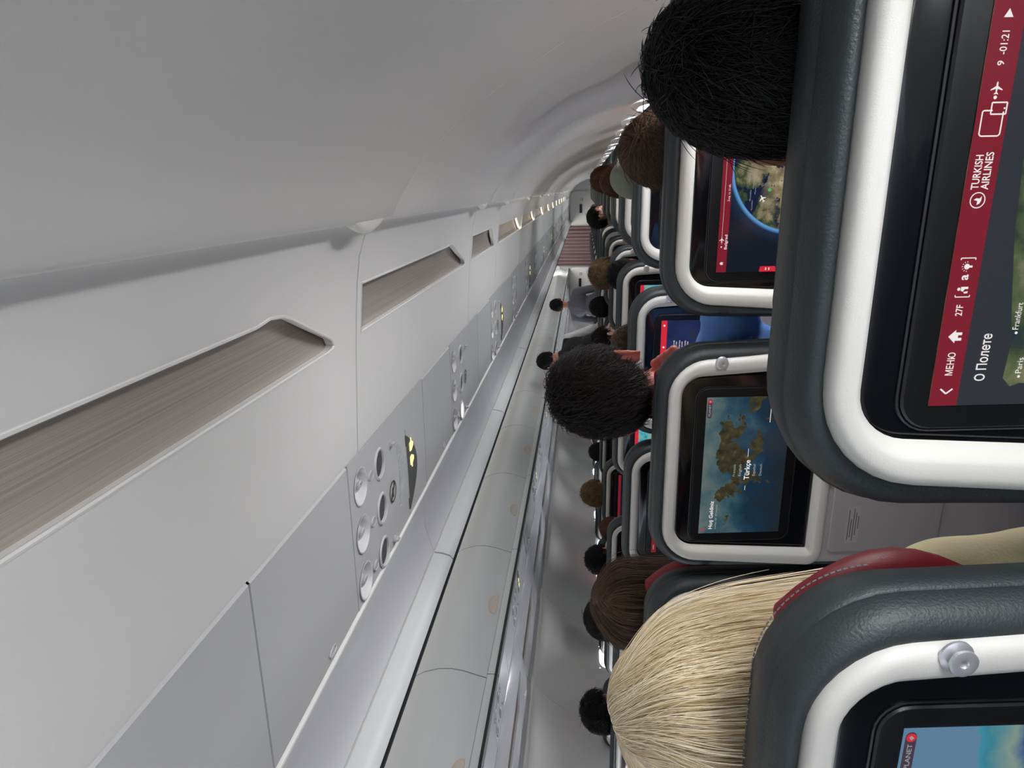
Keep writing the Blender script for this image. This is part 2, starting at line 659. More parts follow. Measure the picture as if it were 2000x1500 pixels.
def wall(name, prof_, seams, wins, sgn, z0=-0.47, z1=-0.17, hw=0.115):
    """side wall made of panels with a small V-groove between them and window openings"""
    ys = []
    for i in range(len(seams) - 1):
        a, b = seams[i], seams[i + 1]
        ys += [(a, 1), (a + 0.0018, 0), (b - 0.0018, 0)]
    ys.append((seams[-1], 1))
    for wy in wins:
        for k in (wy - hw, wy + hw):
            ys.append((k, 0))
    ys = sorted(set(ys))
    # dense profile rows exactly at window top and bottom
    pr = []
    for (x0_, z0_), (x1_, z1_) in zip(prof_, prof_[1:]):
        pr.append((x0_, z0_))
        for zc in (z1, z0):
            if z1_ < zc < z0_:
                f = (z0_ - zc) / (z0_ - z1_)
                pr.append((x0_ + (x1_ - x0_) * f, zc))
    pr.append(prof_[-1])
    vs, fs = [], []
    n = len(pr)
    for (y, g) in ys:
        for (x, z) in pr:
            vs.append((x + sgn * (0.004 if g else 0), y, z))
    for i in range(len(ys) - 1):
        for j in range(n - 1):
            ym = (ys[i][0] + ys[i + 1][0]) / 2
            zm = (pr[j][1] + pr[j + 1][1]) / 2
            if any(abs(ym - wy) < hw for wy in wins) and z0 < zm < z1:
                continue
            fs.append((i * n + j, i * n + j + 1, (i + 1) * n + j + 1, (i + 1) * n + j))
    me = mesh(name, vs, fs, 50)
    me = bake(me, [('SOLIDIFY', dict(thickness=0.012, offset=-1.0 if sgn > 0 else -1.0))], smooth=50)
    return struct(name, me, WALLM)


wall('wall_right', WR, SEAMS_R, WIN_R, +1)
wall('wall_left', WL, SEAMS_L, WIN_L, -1, -0.45, -0.15)


def window(i, side, y):
    o = bpy.data.objects.new('window_%d' % i, None)
    COL.objects.link(o)
    o['kind'] = 'structure'
    x = (0.274 if side > 0 else -3.186)
    o.location = (x, y, H - (0.32 if side > 0 else 0.30))
    lp = []
    for (off, dep) in ((-0.020, 0.0), (-0.016, -0.010), (0.0, -0.010), (0.016, 0.006), (0.022, 0.055)):
        pts = rrect(0.115, -0.15, 0.15, 0.065, 0.065, off, n=6)
        lp.append([(side * (dep + (0.02 * (s_ / 0.15) if dep < 0.05 else 0)), px, -s_) for px, s_ in pts])
    vs, fs = rings(lp)
    obj('window_frame', mesh('window_frame', vs, fs, 40), PANEL, o)
    pts = rrect(0.115, -0.15, 0.15, 0.065, 0.065, 0.02, n=6)
    k = len(pts)
    vs = [(side * 0.05, px, -s_) for px, s_ in pts] + [(side * 0.053, px, -s_) for px, s_ in pts]
    fs = [tuple(range(k)), tuple(k + j for j in reversed(range(k)))] + [(j, (j + 1) % k, k + (j + 1) % k, k + j) for j in range(k)]
    obj('window_pane', mesh('window_pane', vs, fs, 0), GLASS, o)
    return o


wi = 0
for y in WIN_R:
    wi += 1
    window(wi, 1, y)
for y in WIN_L:
    wi += 1
    window(wi, -1, y)

b = MB().box(-3.35, 0.45, -2.6, 18.6, -1.33, -1.28)
struct('floor', b.me(smooth=0), CARPET)
ceil_pts = [(-0.80, 0.80), (-0.84, 0.83), (-0.80, 0.90), (-1.0, 0.965), (-1.25, 0.985), (-1.49, 0.99), (-1.73, 0.985), (-1.98, 0.965), (-2.18, 0.90), (-2.14, 0.83), (-2.18, 0.80)]
b = MB().prof(ceil_pts, -2.6, 18.6, -0.02)
struct('ceiling', b.me(), PANEL)
b = MB().box(-3.35, 0.45, -2.64, -2.6, -1.30, 1.1)
struct('wall_back', b.me(smooth=0), PANEL)
b = MB().box(-3.35, 0.45, 18.62, 18.66, -1.30, 1.1)
struct('wall_front', b.me(smooth=0), PANEL)

# ------------------------------------------------------------------ light valance panels above the window seats
VAL = [(-0.040, 0.303), (-0.046, 0.310), (-0.062, 0.3175), (-0.089, 0.327), (-0.13, 0.334), (-0.165, 0.338), (-0.20, 0.3415), (-0.244, 0.345), (-0.327, 0.351), (-0.395, 0.3555), (-0.402, 0.3575)]


def mirx(pts, cx, dz=0.0):
    return [(2 * cx - x, z + dz) for x, z in pts]


CXM = -1.456


def left_z(x, z):
    """cross-section heights on the far side sit slightly differently (measured)"""
    f = min(max((-x - 2.05) / 0.85, 0), 1)
    return z + 0.05 - 0.075 * f


def mesh_mirror(me, loc_y=0.0):
    out = me.copy()
    for v in out.vertices:
        x = 2 * CXM - v.co.x
        v.co.z = left_z(x, v.co.z)
        v.co.x = x
    out.flip_normals()
    return out


def valance(y0, y1, side, label, group):
    L = y1 - y0
    g = 0.0022
    t = thing('light_valance', label, 'valance', (0, y0, 0), group)
    me = MB().prof(VAL, g, L - g, -0.012).me()
    long_ = L > 0.9
    # opening (x, y) polygon with rounded corners
    e = L - 0.09
    up = L - ((0.27 if y0 < 0 else 0.32) if long_ else 0.22)

    def poly(off):
        return [(-0.132 - off, 0.02 + off), (-0.132 - off, up - off - 0.05), (-0.1285 - off, up - off - 0.02), (-0.132 - off, up - off + 0.012), (-0.139, up + 0.035 - off), (-0.191 + off, e - 0.014 - off), (-0.2025 + off, e - 0.004 - off),
                (-0.2065 + off, e - 0.012 - off), (-0.208 + off, e - 0.03 - off), (-0.208 + off, 0.02 + off)]
    P = poly(0)
    k = len(P)
    vs = [(x, y, 0.25) for x, y in P] + [(x, y, 0.42) for x, y in P]
    fs = [tuple(reversed(range(k))), tuple(k + j for j in range(k))] + [(j, (j + 1) % k, k + (j + 1) % k, k + j) for j in range(k)]
    me = cut(me, mesh('c', vs, fs, 0))

    def zz(x):
        for (xa, za), (xb, zb) in zip(VAL, VAL[1:]):
            if xb <= x <= xa:
                return za + (zb - za) * (xa - x) / (xa - xb)
        return 0.34
    lens = MB().prof([(-0.118, 0.339), (-0.135, 0.350), (-0.165, 0.356), (-0.19, 0.356), (-0.216, 0.352)], 0.004, L - 0.01, -0.006).me()
    rim = MB().tube([(x, y, zz(x) + 0.0005) for x, y in P], 0.0023, 6, closed=True).me()
    if side < 0:
        me, lens, rim = mesh_mirror(me), mesh_mirror(lens), mesh_mirror(rim)
    obj('valance_panel', me, PANEL if side > 0 else BINB, t)
    o = obj('light_lens', lens, LENS, t)
    o['label'] = 'brushed beige light lens'
    obj('lens_rim', rim, PANEL, t)
    return t


ORD = ['first', 'second', 'third', 'fourth', 'fifth', 'sixth', 'seventh', 'eighth', 'ninth', 'tenth', 'eleventh', 'twelfth', 'thirteenth', 'fourteenth', 'fifteenth', 'sixteenth', 'seventeenth', 'eighteenth', 'nineteenth', 'twentieth', 'twenty-first', 'twenty-second', 'twenty-third', 'twenty-fourth']
for i in range(1, len(SEAMS_R) - 1):
    lab = {1: 'long pale overhead valance nearest the camera, with a brushed light lens reaching the photo edge',
           2: 'pale valance just beyond the nearest ivory seam clip, grey lens in shade'}.get(i, 'pale valance above the window seats, %s one counting from the camera' % ORD[i - 1])
    valance(SEAMS_R[i], SEAMS_R[i + 1], 1, lab, 'light valances above the near window seats')
valance(SEAMS_R[0], SEAMS_R[1], 1, 'pale valance above and behind the camera, beyond the left edge of the photo', 'light valances above the near window seats')
for i in range(3, len(SEAMS_L) - 1):
    valance(SEAMS_L[i], SEAMS_L[i + 1], -1, 'shiny valance over the far window seats, %s one from the camera side' % ORD[i - 3], 'light valances above the far window seats')

# ivory clips that cover the joints at the top of the wall panels
def clip_mesh():
    m_ = MB()
    loops = []
    for k in range(9):
        f = k / 8
        y = -0.088 + 0.176 * f
        wdt = 0.004 + 0.012 * math.sin(PI * min(1, f * 1.15) ** 0.9) if f < 0.87 else 0.015 * (1 - (f - 0.87) / 0.16)
        wdt = max(wdt, 0.002)
        lp = []
        for j in range(10):
            a = 2 * PI * j / 10
            lp.append((0.008 + 0.018 * f - wdt * 0.75 + wdt * math.cos(a), y, 0.002 - 0.004 * f + 0.0095 * math.sin(a)))
        loops.append(lp)
    vs, fs = rings(loops, True, True)
    return bake(mesh('c', vs, fs), [('SUBSURF', dict(levels=1))])


CLIP = clip_mesh()
for i, s_ in enumerate(SEAMS_R[2:14]):
    o = obj('seam_clip', CLIP, CLIPM, None, (-0.040, s_ - 0.063, 0.284 + H))
    o['category'] = 'clip'
    o['group'] = 'ivory clips along the top of the window wall'
    o['label'] = 'largest ivory plastic clip, over the nearest wall joint' if i == 0 else 'ivory plastic clip on the wall top, %s counting from the camera' % ORD[i]
for i, s_ in enumerate(SEAMS_L[4:14]):
    o = obj('seam_clip', CLIP, CLIPM, None, (-2.865, s_ - 0.03, 0.272 + H), (0, 0, PI))
    o['category'] = 'clip'
    o['group'] = 'pale clips along the top of the far wall'
    o['label'] = 'pale clip above the far wall, %s counting from the camera side' % ORD[i]

# ------------------------------------------------------------------ passenger service panels
ZP = 0.3575
X0P, X1P = -0.4055, -0.664


def ell(cx, cy, rx, ry, n=28):
    return [(cx + rx * math.cos(2 * PI * k / n), cy + ry * math.sin(2 * PI * k / n)) for k in range(n)]


def prism(poly, z0, z1):
    k = len(poly)
    vs = [(x, y, z0) for x, y in poly] + [(x, y, z1) for x, y in poly]
    fs = [tuple(reversed(range(k))), tuple(k + j for j in range(k))] + [(j, (j + 1) % k, k + (j + 1) % k, k + j) for j in range(k)]
    return vs, fs


def psu_parts(sign):
    L = 0.50
    plate = MB().prof([(X0P, ZP), (-0.535, ZP + 0.001), (X1P, ZP + 0.002)], 0.002, L - 0.002, -0.006)
    cm = MB()
    cups = [(-0.462, 0.052), (-0.545, 0.046), (-0.630, 0.040)]
    lamps = [(-0.467, 0.158), (-0.553, 0.155), (-0.638, 0.148)]
    btn = [(-0.467, 0.106), (-0.552, 0.102), (-0.635, 0.096)]
    for (x, y) in cups:
        cm.add(*prism(ell(x, y, 0.031, 0.030), 0.33, 0.40))
    for (x, y) in lamps:
        cm.add(*prism(ell(x, y, 0.0265, 0.0265), 0.33, 0.40))
    plate = cut(plate.me(), cm.me(smooth=0))
    P = [('service_plate', plate, PSUM)]
    for (x, y) in cups:
        m_ = MB()
        M_ = Matrix.Translation((x, y, ZP))
        m_.lathe([(0.033, -0.0010), (0.0308, -0.0014), (0.0298, 0.0), (0.0285, 0.010), (0.023, 0.020), (0.011, 0.026), (0.0001, 0.027)], 28, M_)
        P.append(('air_nozzle_cup', m_.me(), CUP))
        n_ = MB()
        n_.ellipsoid((x + 0.004, y - 0.006, ZP + 0.012), (0.0145, 0.0145, 0.0135), 18, 12)
        n_.lathe([(0.0095, 0.002), (0.0096, -0.0005), (0.0082, -0.0018), (0.006, -0.0012), (0.0052, 0.003)], 18, Matrix.Translation((x + 0.004, y - 0.006, ZP)) @ Matrix.Rotation(0.35, 4, 'Y'))
        P.append(('air_nozzle', n_.me(), NOZ))
    for i, (x, y) in enumerate(lamps):
        m_ = MB()
        M_ = Matrix.Translation((x, y, ZP))
        m_.lathe([(0.030, 0.0005), (0.029, -0.0022), (0.0265, -0.0025), (0.0245, -0.0005), (0.0242, 0.006)], 30, M_)
        P.append(('reading_light_rim', m_.me(), PSUM))
        m_ = MB()
        m_.lathe([(0.0244, 0.003), (0.018, 0.0018), (0.008, 0.0012), (0.0001, 0.001)], 28, M_)
        lit = (not sign) and i == 2
        P.append(('reading_light', m_.me(), LENSD, lit))
    for (x, y) in btn:
        m_ = MB()
        m_.lathe([(0.011, 0.001), (0.0105, -0.0015), (0.009, -0.002), (0.0085, -0.001), (0.0001, -0.0012)], 20, Matrix.Translation((x, y, ZP)) @ Matrix.Diagonal((0.75, 1.25, 1, 1)))
        P.append(('call_button', m_.me(), NOZ))
    for (x, y) in ((-0.457, 0.231), (-0.650, 0.215)):
        m_ = MB()
        m_.lathe([(0.0075, 0.001), (0.0075, -0.0025), (0.006, -0.0035), (0.0001, -0.0035)], 18, Matrix.Translation((x, y, ZP)))
        m_.box(x - 0.0022, x + 0.0022, y - 0.007, y + 0.007, ZP - 0.0085, ZP - 0.002)
        P.append(('release_latch', m_.me(), NOZ))
    # no smoking symbol
    m_ = MB()
    cx, cy, r = -0.553, 0.225, 0.0215
    outer, inner = ell(cx, cy, r, r, 32), ell(cx, cy, r - 0.0035, r - 0.0035, 32)
    vs = [(x, y, ZP - 0.0006) for x, y in outer] + [(x, y, ZP - 0.0006) for x, y in inner]
    m_.add(vs, [(j, (j + 1) % 32, 32 + (j + 1) % 32, 32 + j) for j in range(32)])
    d = (r - 0.002) * 0.7071
    wv = 0.0016
    m_.add([(cx - d - wv, cy - d + wv, ZP - 0.0007), (cx - d + wv, cy - d - wv, ZP - 0.0007), (cx + d + wv, cy + d - wv, ZP - 0.0007), (cx + d - wv, cy + d + wv, ZP - 0.0007)], [(0, 1, 2, 3)])
    m_.box(cx - 0.011, cx + 0.008, cy - 0.002, cy + 0.0016, ZP - 0.0009, ZP - 0.0003)
    P.append(('no_smoking_symbol', m_.me(smooth=0), SYMD))
    if sign:
        m_ = MB()
        for row in range(9):
            for k in range(26):
                x = -0.475 - k * 0.0052
                bow = 0.012 * (1 - ((k - 12.5) / 12.5) ** 2)
                y = 0.268 + bow + row * 0.0046
                if row * 0.0046 > 0.034 * (1 - ((k - 12.5) / 14) ** 2) + 0.004:
                    continue
                m_.add(*prism(ell(x, y, 0.0015, 0.0013, 6), ZP - 0.0012, ZP + 0.0004))
        P.append(('speaker_grille', m_.me(), PSUM))
        # lens shaped sign
        def lensp(a, c0, c1, n=16):
            pts = []
            for k in range(n + 1):
                f = -1 + 2 * k / n
                pts.append((-0.562 + f * a, 0.333 + c0 * (f * f - 1) * -1 * 0.2))
            for k in range(n + 1):
                f = 1 - 2 * k / n
                pts.append((-0.562 + f * a, 0.333 + c1 * (1 - f * f)))
            return pts
        m_ = MB().add(*prism(lensp(0.096, 0.008, 0.098), ZP - 0.001, ZP + 0.002))
        P.append(('sign_surround', m_.me(), PSUM))
        m_ = MB().add(*prism(lensp(0.083, 0.010, 0.076), ZP - 0.0022, ZP + 0.001))
        P.append(('seatbelt_sign', m_.me(), SIGND))
        m_ = MB()
        for sx in (0, 1):
            cx = -0.513 - sx * 0.031
            sg = 1 if sx == 0 else -1
            z0, z1 = ZP - 0.0034, ZP - 0.002
            m_.add(*prism([(cx - 0.009, 0.353), (cx + 0.009, 0.353), (cx + 0.011, 0.364), (cx + 0.004, 0.380), (cx - 0.004, 0.380), (cx - 0.011, 0.364)], z0, z1))
            m_.add(*prism([(cx + sg * 0.006, 0.3615), (cx + sg * 0.017, 0.3635), (cx + sg * 0.017, 0.367), (cx + sg * 0.006, 0.368)], z0, z1))
        P.append(('seatbelt_symbol', m_.me(), E_YEL))
    return P


def blank_parts(L):
    plate = MB().prof([(X0P, ZP + 0.003), (X0P - 0.003, ZP), (-0.535, ZP + 0.001), (X1P + 0.003, ZP + 0.002), (X1P, ZP + 0.005)], 0.002, L - 0.002, -0.012)
    m_ = MB()
    cx, cy = -0.646, L * 0.62
    pts = [(cx + 0.0055 * math.cos(2 * PI * k / 20), cy + 0.013 * math.sin(2 * PI * k / 20), ZP) for k in range(20)]
    m_.tube(pts, 0.0011, 6, closed=True)
    return [('cover_plate', plate.me(), PSUM), ('release_slot', m_.me(), PSUM)]


CACHE = {}


def place_psu(y, kind, side, label, group, L=None):
    key = (kind, side, L)
    if key not in CACHE:
        pr = psu_parts(kind == 'sign') if kind != 'blank' else blank_parts(L)
        if side < 0:
            pr = [(p[0], mesh_mirror(p[1]), *p[2:]) for p in pr]
        CACHE[key] = pr
    t = thing('service_panel' if kind != 'blank' else 'cover_panel', label, 'service panel' if kind != 'blank' else 'ceiling panel', (0, y, 0), group)
    for p in CACHE[key]:
        m_ = p[2]
        if len(p) > 3 and p[3] and side > 0 and 1.6 < y < 1.9:
            m_ = E_LIT
        if side < 0 and p[0] in ('service_plate', 'cover_plate'):
            m_ = BINB
        o = obj(p[0], p[1], m_, t)
        if m_ is E_LIT:
            o['label'] = 'reading light switched on'
    return t


# near side: panel k=1 starts at y .918 and carries the sign
def near_row():
    y = 0.918
    place_psu(0.603, 'blank', 1, 'plain grey overhead cover with a small oval slot, between camera and nearest air nozzles', 'cover panels on the near side', 0.315)
    place_psu(0.26, 'blank', 1, 'plain grey overhead cover at the bottom left corner of the photo', 'cover panels on the near side', 0.343)
    for q_ in range(3):
        place_psu(-0.11 - 0.37 * q_, 'blank', 1, 'plain overhead cover beyond the lower left corner of the photo, %s one back' % ORD[q_], 'cover panels on the near side', 0.368)
    for k in range(20):
        yy = y + 0.825 * k
        sign = (k % 2 == 0)
        if k == 0:
            lab = 'grey overhead service panel nearest the camera, three air nozzles and lit seat belt sign'
        elif k == 1:
            lab = 'second overhead service panel from the camera, one reading light glowing white'
        else:
            lab = 'overhead service panel near side, %s counting from the camera, %s' % (ORD[k], 'with a dark oval sign' if sign else 'without a sign')
        place_psu(yy, 'sign' if sign else 'plain', 1, lab, 'service panels on the near side')
        place_psu(yy + 0.50, 'blank', 1, 'plain overhead cover beyond the %s near-side service panel' % ORD[k], 'cover panels on the near side', 0.325)


near_row()
for k in range(19):
    yy = 1.66 + 0.825 * k
    sign = (k % 2 == 0)
    place_psu(yy, 'sign' if sign else 'plain', -1, 'shiny service panel above the far seats, %s counting from the camera side' % ORD[k], 'service panels on the far side')
    place_psu(yy + 0.50, 'blank', -1, 'shiny cover panel beyond the %s far-side service panel' % ORD[k], 'cover panels on the far side', 0.325)

# ------------------------------------------------------------------ overhead bins
BASE = [(-0.668, 0.362), (-0.676, 0.3595), (-0.71, 0.362), (-0.75, 0.3605), (-0.79, 0.352), (-0.818, 0.343), (-0.824, 0.345)]
TRIM = [(-0.6655, 0.3615), (-0.6665, 0.356), (-0.6695, 0.3555), (-0.6725, 0.3585), (-0.6735, 0.363)]
DOOR = [(-0.832, 0.352), (-0.846, 0.40), (-0.862, 0.448), (-0.872, 0.505), (-0.868, 0.563), (-0.846, 0.634), (-0.812, 0.692), (-0.76, 0.768)]
LIP = [(-0.827, 0.342), (-0.829, 0.322), (-0.834, 0.306), (-0.840, 0.301), (-0.847, 0.304), (-0.852, 0.318), (-0.850, 0.346)]


def bin_parts(L, side):
    g = 0.003
    P = []
    P.append(('bin_base', MB().prof(BASE, g * 0.4, L - g * 0.4, -0.010).me(), BINB))
    P.append(('trim_strip', MB().prof(TRIM, 0.0, L, -0.002).me(), PANEL))
    P.append(('bin_door', MB().prof(DOOR, g, L - g, -0.014).me(), BINM))
    P.append(('latch_bar', MB().prof(LIP, g, L - g, 0.004).me(), BINM))
    # dark gasket under the latch bar
    P.append(('door_gasket', MB().prof([(-0.849, 0.302), (-0.858, 0.299), (-0.868, 0.300)], 0.0, L, -0.012).me(), GAPM))
    # body behind the door
    P.append(('bin_shell', MB().box(-0.80, -0.25, 0.001, L - 0.001, 0.40, 0.77).me(smooth=0), BINM))
    m_ = MB()
    cy = L * 0.5
    for s_ in range(1):
        loops = []
        for (rr, dep) in ((1.0, 0.0022), (0.93, 0.0036), (0.86, 0.0014), (0.5, 0.0014), (0.05, 0.0014)):
            lp = []
            for k in range(24):
                a = 2 * PI * k / 24
                zz_ = 0.375 + 0.042 * rr * max(0, math.sin(a)) + (0.006 * rr * min(0, math.sin(a)))
                yy_ = cy + 0.085 * rr * math.cos(a)
                f = (zz_ - 0.352) / 0.048
                xx_ = -0.832 - 0.014 * f if zz_ < 0.40 else -0.846 - 0.016 * (zz_ - 0.40) / 0.048
                lp.append((xx_ - dep, yy_, zz_))
            loops.append(lp)
        vs, fs = rings(loops, True, False)
        m_.add(vs, fs)
    P.append(('door_handle', m_.me(), HANDLE))
    m_ = MB()
    m_.box(-0.848, -0.838, L - 0.010, L + 0.010, 0.2985, 0.303)
    P.append(('hinge_block', m_.me(smooth=0), SEAM))
    if side < 0:
        P = [(p[0], mesh_mirror(p[1]), p[2]) for p in P]
    return P


BR, BL = bin_parts(1.07, 1), bin_parts(1.07, -1)


def place_bin(y, side, label, group):
    t = thing('overhead_bin', label, 'overhead bin', (0, y, 0), group)
    for n_, me_, m_ in (BR if side > 0 else BL):
        obj(n_, me_, m_, t)


for k in range(17):
    y = 0.31 + 1.07 * k
    place_bin(y, 1, 'grey base of the near-side overhead bin, %s counting from the camera' % ORD[k], 'overhead bins on the near side')
place_bin(-0.76, 1, 'near-side overhead bin beside and behind the camera', 'overhead bins on the near side')
for k in range(16):
    y = 1.378 + 1.07 * k
    lab = 'closed pale bin door across the aisle at the bottom edge of the photo' if k == 0 else 'closed pale bin door across the aisle, %s counting from the camera' % ORD[k]
    place_bin(y, -1, lab, 'overhead bins across the aisle')

# unseen slabs added above the bins and walls to block outside light
b = MB()
b.box(-0.245, 0.45, -2.6, 18.6, 0.42, 0.44)
b.box(-3.35, -2.67, -2.6, 18.6, 0.44, 0.46)
b.box(-0.80, 0.45, -2.6, 18.6, 0.775, 0.80)
b.box(-3.35, -2.18, -2.6, 18.6, 0.83, 0.85)
b.box(0.42, 0.45, -2.6, 18.6, 0.30, 0.44)
b.box(0.028, 0.45, -2.6, 18.6, 0.300, 0.312)
b.box(-3.36, -2.928, -2.6, 18.6, 0.283, 0.295)
b.box(-3.36, -3.33, -2.6, 18.6, 0.30, 0.46)
o = struct('light_block', b.me(smooth=0), PANEL)

# ------------------------------------------------------------------ seats
RC = math.radians(7)
ZT = 1.105                     # height of the white shell's top edge above the floor


def SP(x, s, n):
    """point on the seat back: x sideways, s down from the top edge, n out towards the row behind"""
    return (x, s * math.sin(RC) - n * math.cos(RC), ZT - s * math.cos(RC) - n * math.sin(RC))


def sring(loops, path, last=False, first=False):
    ls = []
    for off, n in loops:
        ls.append([SP(x, s, n) for x, s in path(off)])
    return rings(ls, last, first)


def seat_meshes():
    P = []
    bez = lambda off: [(x, s_ - 0.20 * max(off, 0) * (1 if s_ < 0.12 else 0)) for x, s_ in rrect(0.215, 0.0, 0.345, 0.072, 0.035, off, 9, 0.35)]
    vs, fs = sring([(0.004, -0.055), (0.0, -0.040), (0.0, -0.011), (0.0022, -0.005), (0.006, -0.0012), (0.011, 0.0), (0.021, 0.0), (0.0245, -0.0015), (0.0315, -0.0085), (0.0345, -0.0145)], bez)
    P.append(('back_shell', mesh('m', vs, fs, 50), WHITE))
    vs, fs = sring([(0.033, -0.0135), (0.036, -0.0175), (0.040, -0.0165)], bez, last=True)
    P.append(('screen_surround', mesh('m', vs, fs, 30), BLACK))
    mon = lambda off: [(x - 0.008, s_) for x, s_ in rrect(0.169, 0.058, 0.268, 0.024, 0.020, off, 7)]
    vs, fs = sring([(0.0, -0.018), (0.0, -0.0135), (0.0015, -0.0118), (0.004, -0.0115)], mon, last=True)
    P.append(('monitor', mesh('m', vs, fs, 30), BLACK2))
    vs, fs = sring([(-0.0022, -0.0165), (-0.0026, -0.0148), (-0.0012, -0.0142), (0.0, -0.0152)], mon)
    P.append(('monitor_rim', mesh('m', vs, fs, 30), DARKMET))
    cov = lambda off: rrect(0.213 + max(0, -off) * 0.9, -0.002, 0.74, 0.078, 0.05, off, 9, 0.10)
    vs, fs = sring([(0.006, -0.030), (0.001, -0.0125), (-0.005, -0.0095), (-0.010, -0.013), (-0.014, -0.022), (-0.016, -0.036), (-0.0158, -0.0385), (-0.017, -0.040), (-0.017, -0.056), (-0.013, -0.078), (-0.004, -0.094), (0.03, -0.108), (0.10, -0.104)], cov, last=True)
    P.append(('back_cushion', mesh('m', vs, fs, 60), LEATH))
    low = lambda off: rrect(0.234, 0.315, 0.78, 0.012, 0.045, off, 6, 0.05)
    vs, fs = sring([(0.0, -0.07), (0.0, -0.015), (0.003, -0.008), (0.008, -0.006)], low, last=True)
    P.append(('lower_shell', mesh('m', vs, fs, 30), GREYSH))
    tr = lambda off: rrect(0.205, 0.352, 0.585, 0.012, 0.012, off, 5)
    vs, fs = sring([(0.0, -0.008), (0.0, -0.002), (0.0015, 0.0), (0.006, 0.0005)], tr, last=True)
    P.append(('tray_table', mesh('m', vs, fs, 30), GREYSH))
    # rotating tray latch in a round recess
    m_ = MB()
    ctr = SP(-0.022, 0.352, 0.0)
    R_ = Matrix.Translation(ctr) @ Matrix.Rotation(PI / 2 + RC, 4, 'X')
    m_.lathe([(0.026, -0.002), (0.0255, 0.0035), (0.023, 0.0045), (0.021, 0.001), (0.0001, 0.0005)], 24, R_)
    m_.cap(SP(-0.022, 0.330, 0.008), SP(-0.022, 0.352, 0.008), 0.0065, 0.0075, 12)
    P.append(('tray_latch', m_.me(), GREYSH))
    # sticker with lines of print
    m_ = MB()
    a = [SP(x, s_, 0.0012) for x, s_ in ((-0.183, 0.384), (-0.098, 0.384), (-0.098, 0.412), (-0.183, 0.412))]
    m_.add(a, [(0, 1, 2, 3)])
    P.append(('sticker', m_.me(smooth=0), BRASS))
    m_ = MB()
    for k, (l0, l1) in enumerate(((-0.176, -0.106), (-0.170, -0.128), (-0.178, -0.104), (-0.165, -0.112), (-0.150, -0.120))):
        s_ = 0.388 + k * 0.005
        m_.add([SP(x, q, 0.0016) for x, q in ((l0, s_), (l1, s_), (l1, s_ + 0.0018), (l0, s_ + 0.0018))], [(0, 1, 2, 3)])
    P.append(('sticker_print', m_.me(smooth=0), INK))
    # coat hook: chrome mushroom
    m_ = MB()
    R_ = Matrix.Translation(SP(0.216, 0.098, 0.0)) @ Matrix.Rotation(PI / 2 + RC, 4, 'X')
    m_.lathe([(0.0125, -0.001), (0.0125, 0.001), (0.011, 0.002), (0.0065, 0.003), (0.006, 0.0055), (0.0100, 0.0065), (0.0108, 0.0075), (0.0104, 0.009), (0.0075, 0.0098), (0.0035, 0.0092), (0.003, 0.0078), (0.0001, 0.0078)], 28, R_)
    P.append(('coat_hook', m_.me(), CHROME))
    # headrest: dark fabric pad with red wings
    m_ = MB()
    pad = lambda off: [(x, s_) for x, s_ in rrect(0.160, 0.004, 0.215, 0.06, 0.06, off, 8)]
    vs, fs = sring([(0.02, -0.095), (0.004, -0.102), (0.0, -0.115), (0.002, -0.130), (0.016, -0.146), (0.05, -0.150)], pad, last=True, first=True)
    P.append(('headrest', mesh('m', vs, fs, 60), LEATH2))
    for sg in (-1, 1):
        m_ = MB()
        loops = []
        for k in range(11):
            f = k / 10
            s_ = 0.034 + 0.228 * f
            wdt = math.sin(PI * (0.06 + 0.88 * f)) ** 0.6
            cx = sg * (0.148 + 0.028 * math.sin(PI * f))
            lp = []
            for j in range(12):
                a = 2 * PI * j / 12
                lp.append(SP(cx + sg * 0.035 * wdt * math.cos(a), s_, -0.145 - 0.006 * math.sin(PI * f) + 0.034 * wdt * math.sin(a)))
            loops.append(lp)
        vs, fs = rings(loops, True, True)
        P.append(('headrest_wing', mesh('m', vs, fs, 60), RED))
    # bottom cushion, arm, frame
    m_ = MB()
    vs, fs = rings([[(x, 0.36 - s_, z) for x, s_ in rrect(0.225, -0.26, 0.22, 0.05, 0.05, o_, 6)] for o_, z in ((0.02, 0.33), (0.0, 0.35), (0.0, 0.43), (0.012, 0.452), (0.04, 0.462))], True, True)
    P.append(('seat_cushion', mesh('m', vs, fs, 50), LEATH))
    m_ = MB()
    m_.box(-0.262 - 0.021, -0.262 + 0.021, 0.10, 0.46, 0.60, 0.645)
    m_.box(-0.262 - 0.014, -0.262 + 0.014, 0.10, 0.16, 0.36, 0.60)
    P.append(('armrest', bake(m_.me(), [('BEVEL', dict(width=0.008, segments=2))]), BLACK2))
    for sg in (-1, 1):
        m_ = MB()
        m_.tube([(sg * 0.17, 0.14, 0.33), (sg * 0.17, 0.10, 0.02), (sg * 0.17, 0.10, 0.0)], 0.018, 8)
        m_.tube([(sg * 0.17, 0.50, 0.33), (sg * 0.17, 0.52, 0.02), (sg * 0.17, 0.52, 0.0)], 0.018, 8)
        P.append(('leg', m_.me(), DARKMET))
    return P


SEATP = seat_meshes()
STITCH = MB()
_path = rrect(0.213 + 0.0155, -0.002, 0.42, 0.078, 0.05, -0.0140, 26, 0.10)
_path = _path[len(_path) * 3 // 4:] + _path[:len(_path) // 4]
_pp = [Vector(SP(x, s_, -0.078)) for x, s_ in _path]
# resample into stitches
_d = [0]
for _a, _b in zip(_pp, _pp[1:]):
    _d.append(_d[-1] + (_b - _a).length)


def _at(dist):
    for i in range(len(_d) - 1):
        if _d[i + 1] >= dist:
            f = (dist - _d[i]) / max(_d[i + 1] - _d[i], 1e-6)
            return _pp[i].lerp(_pp[i + 1], f)
    return _pp[-1]


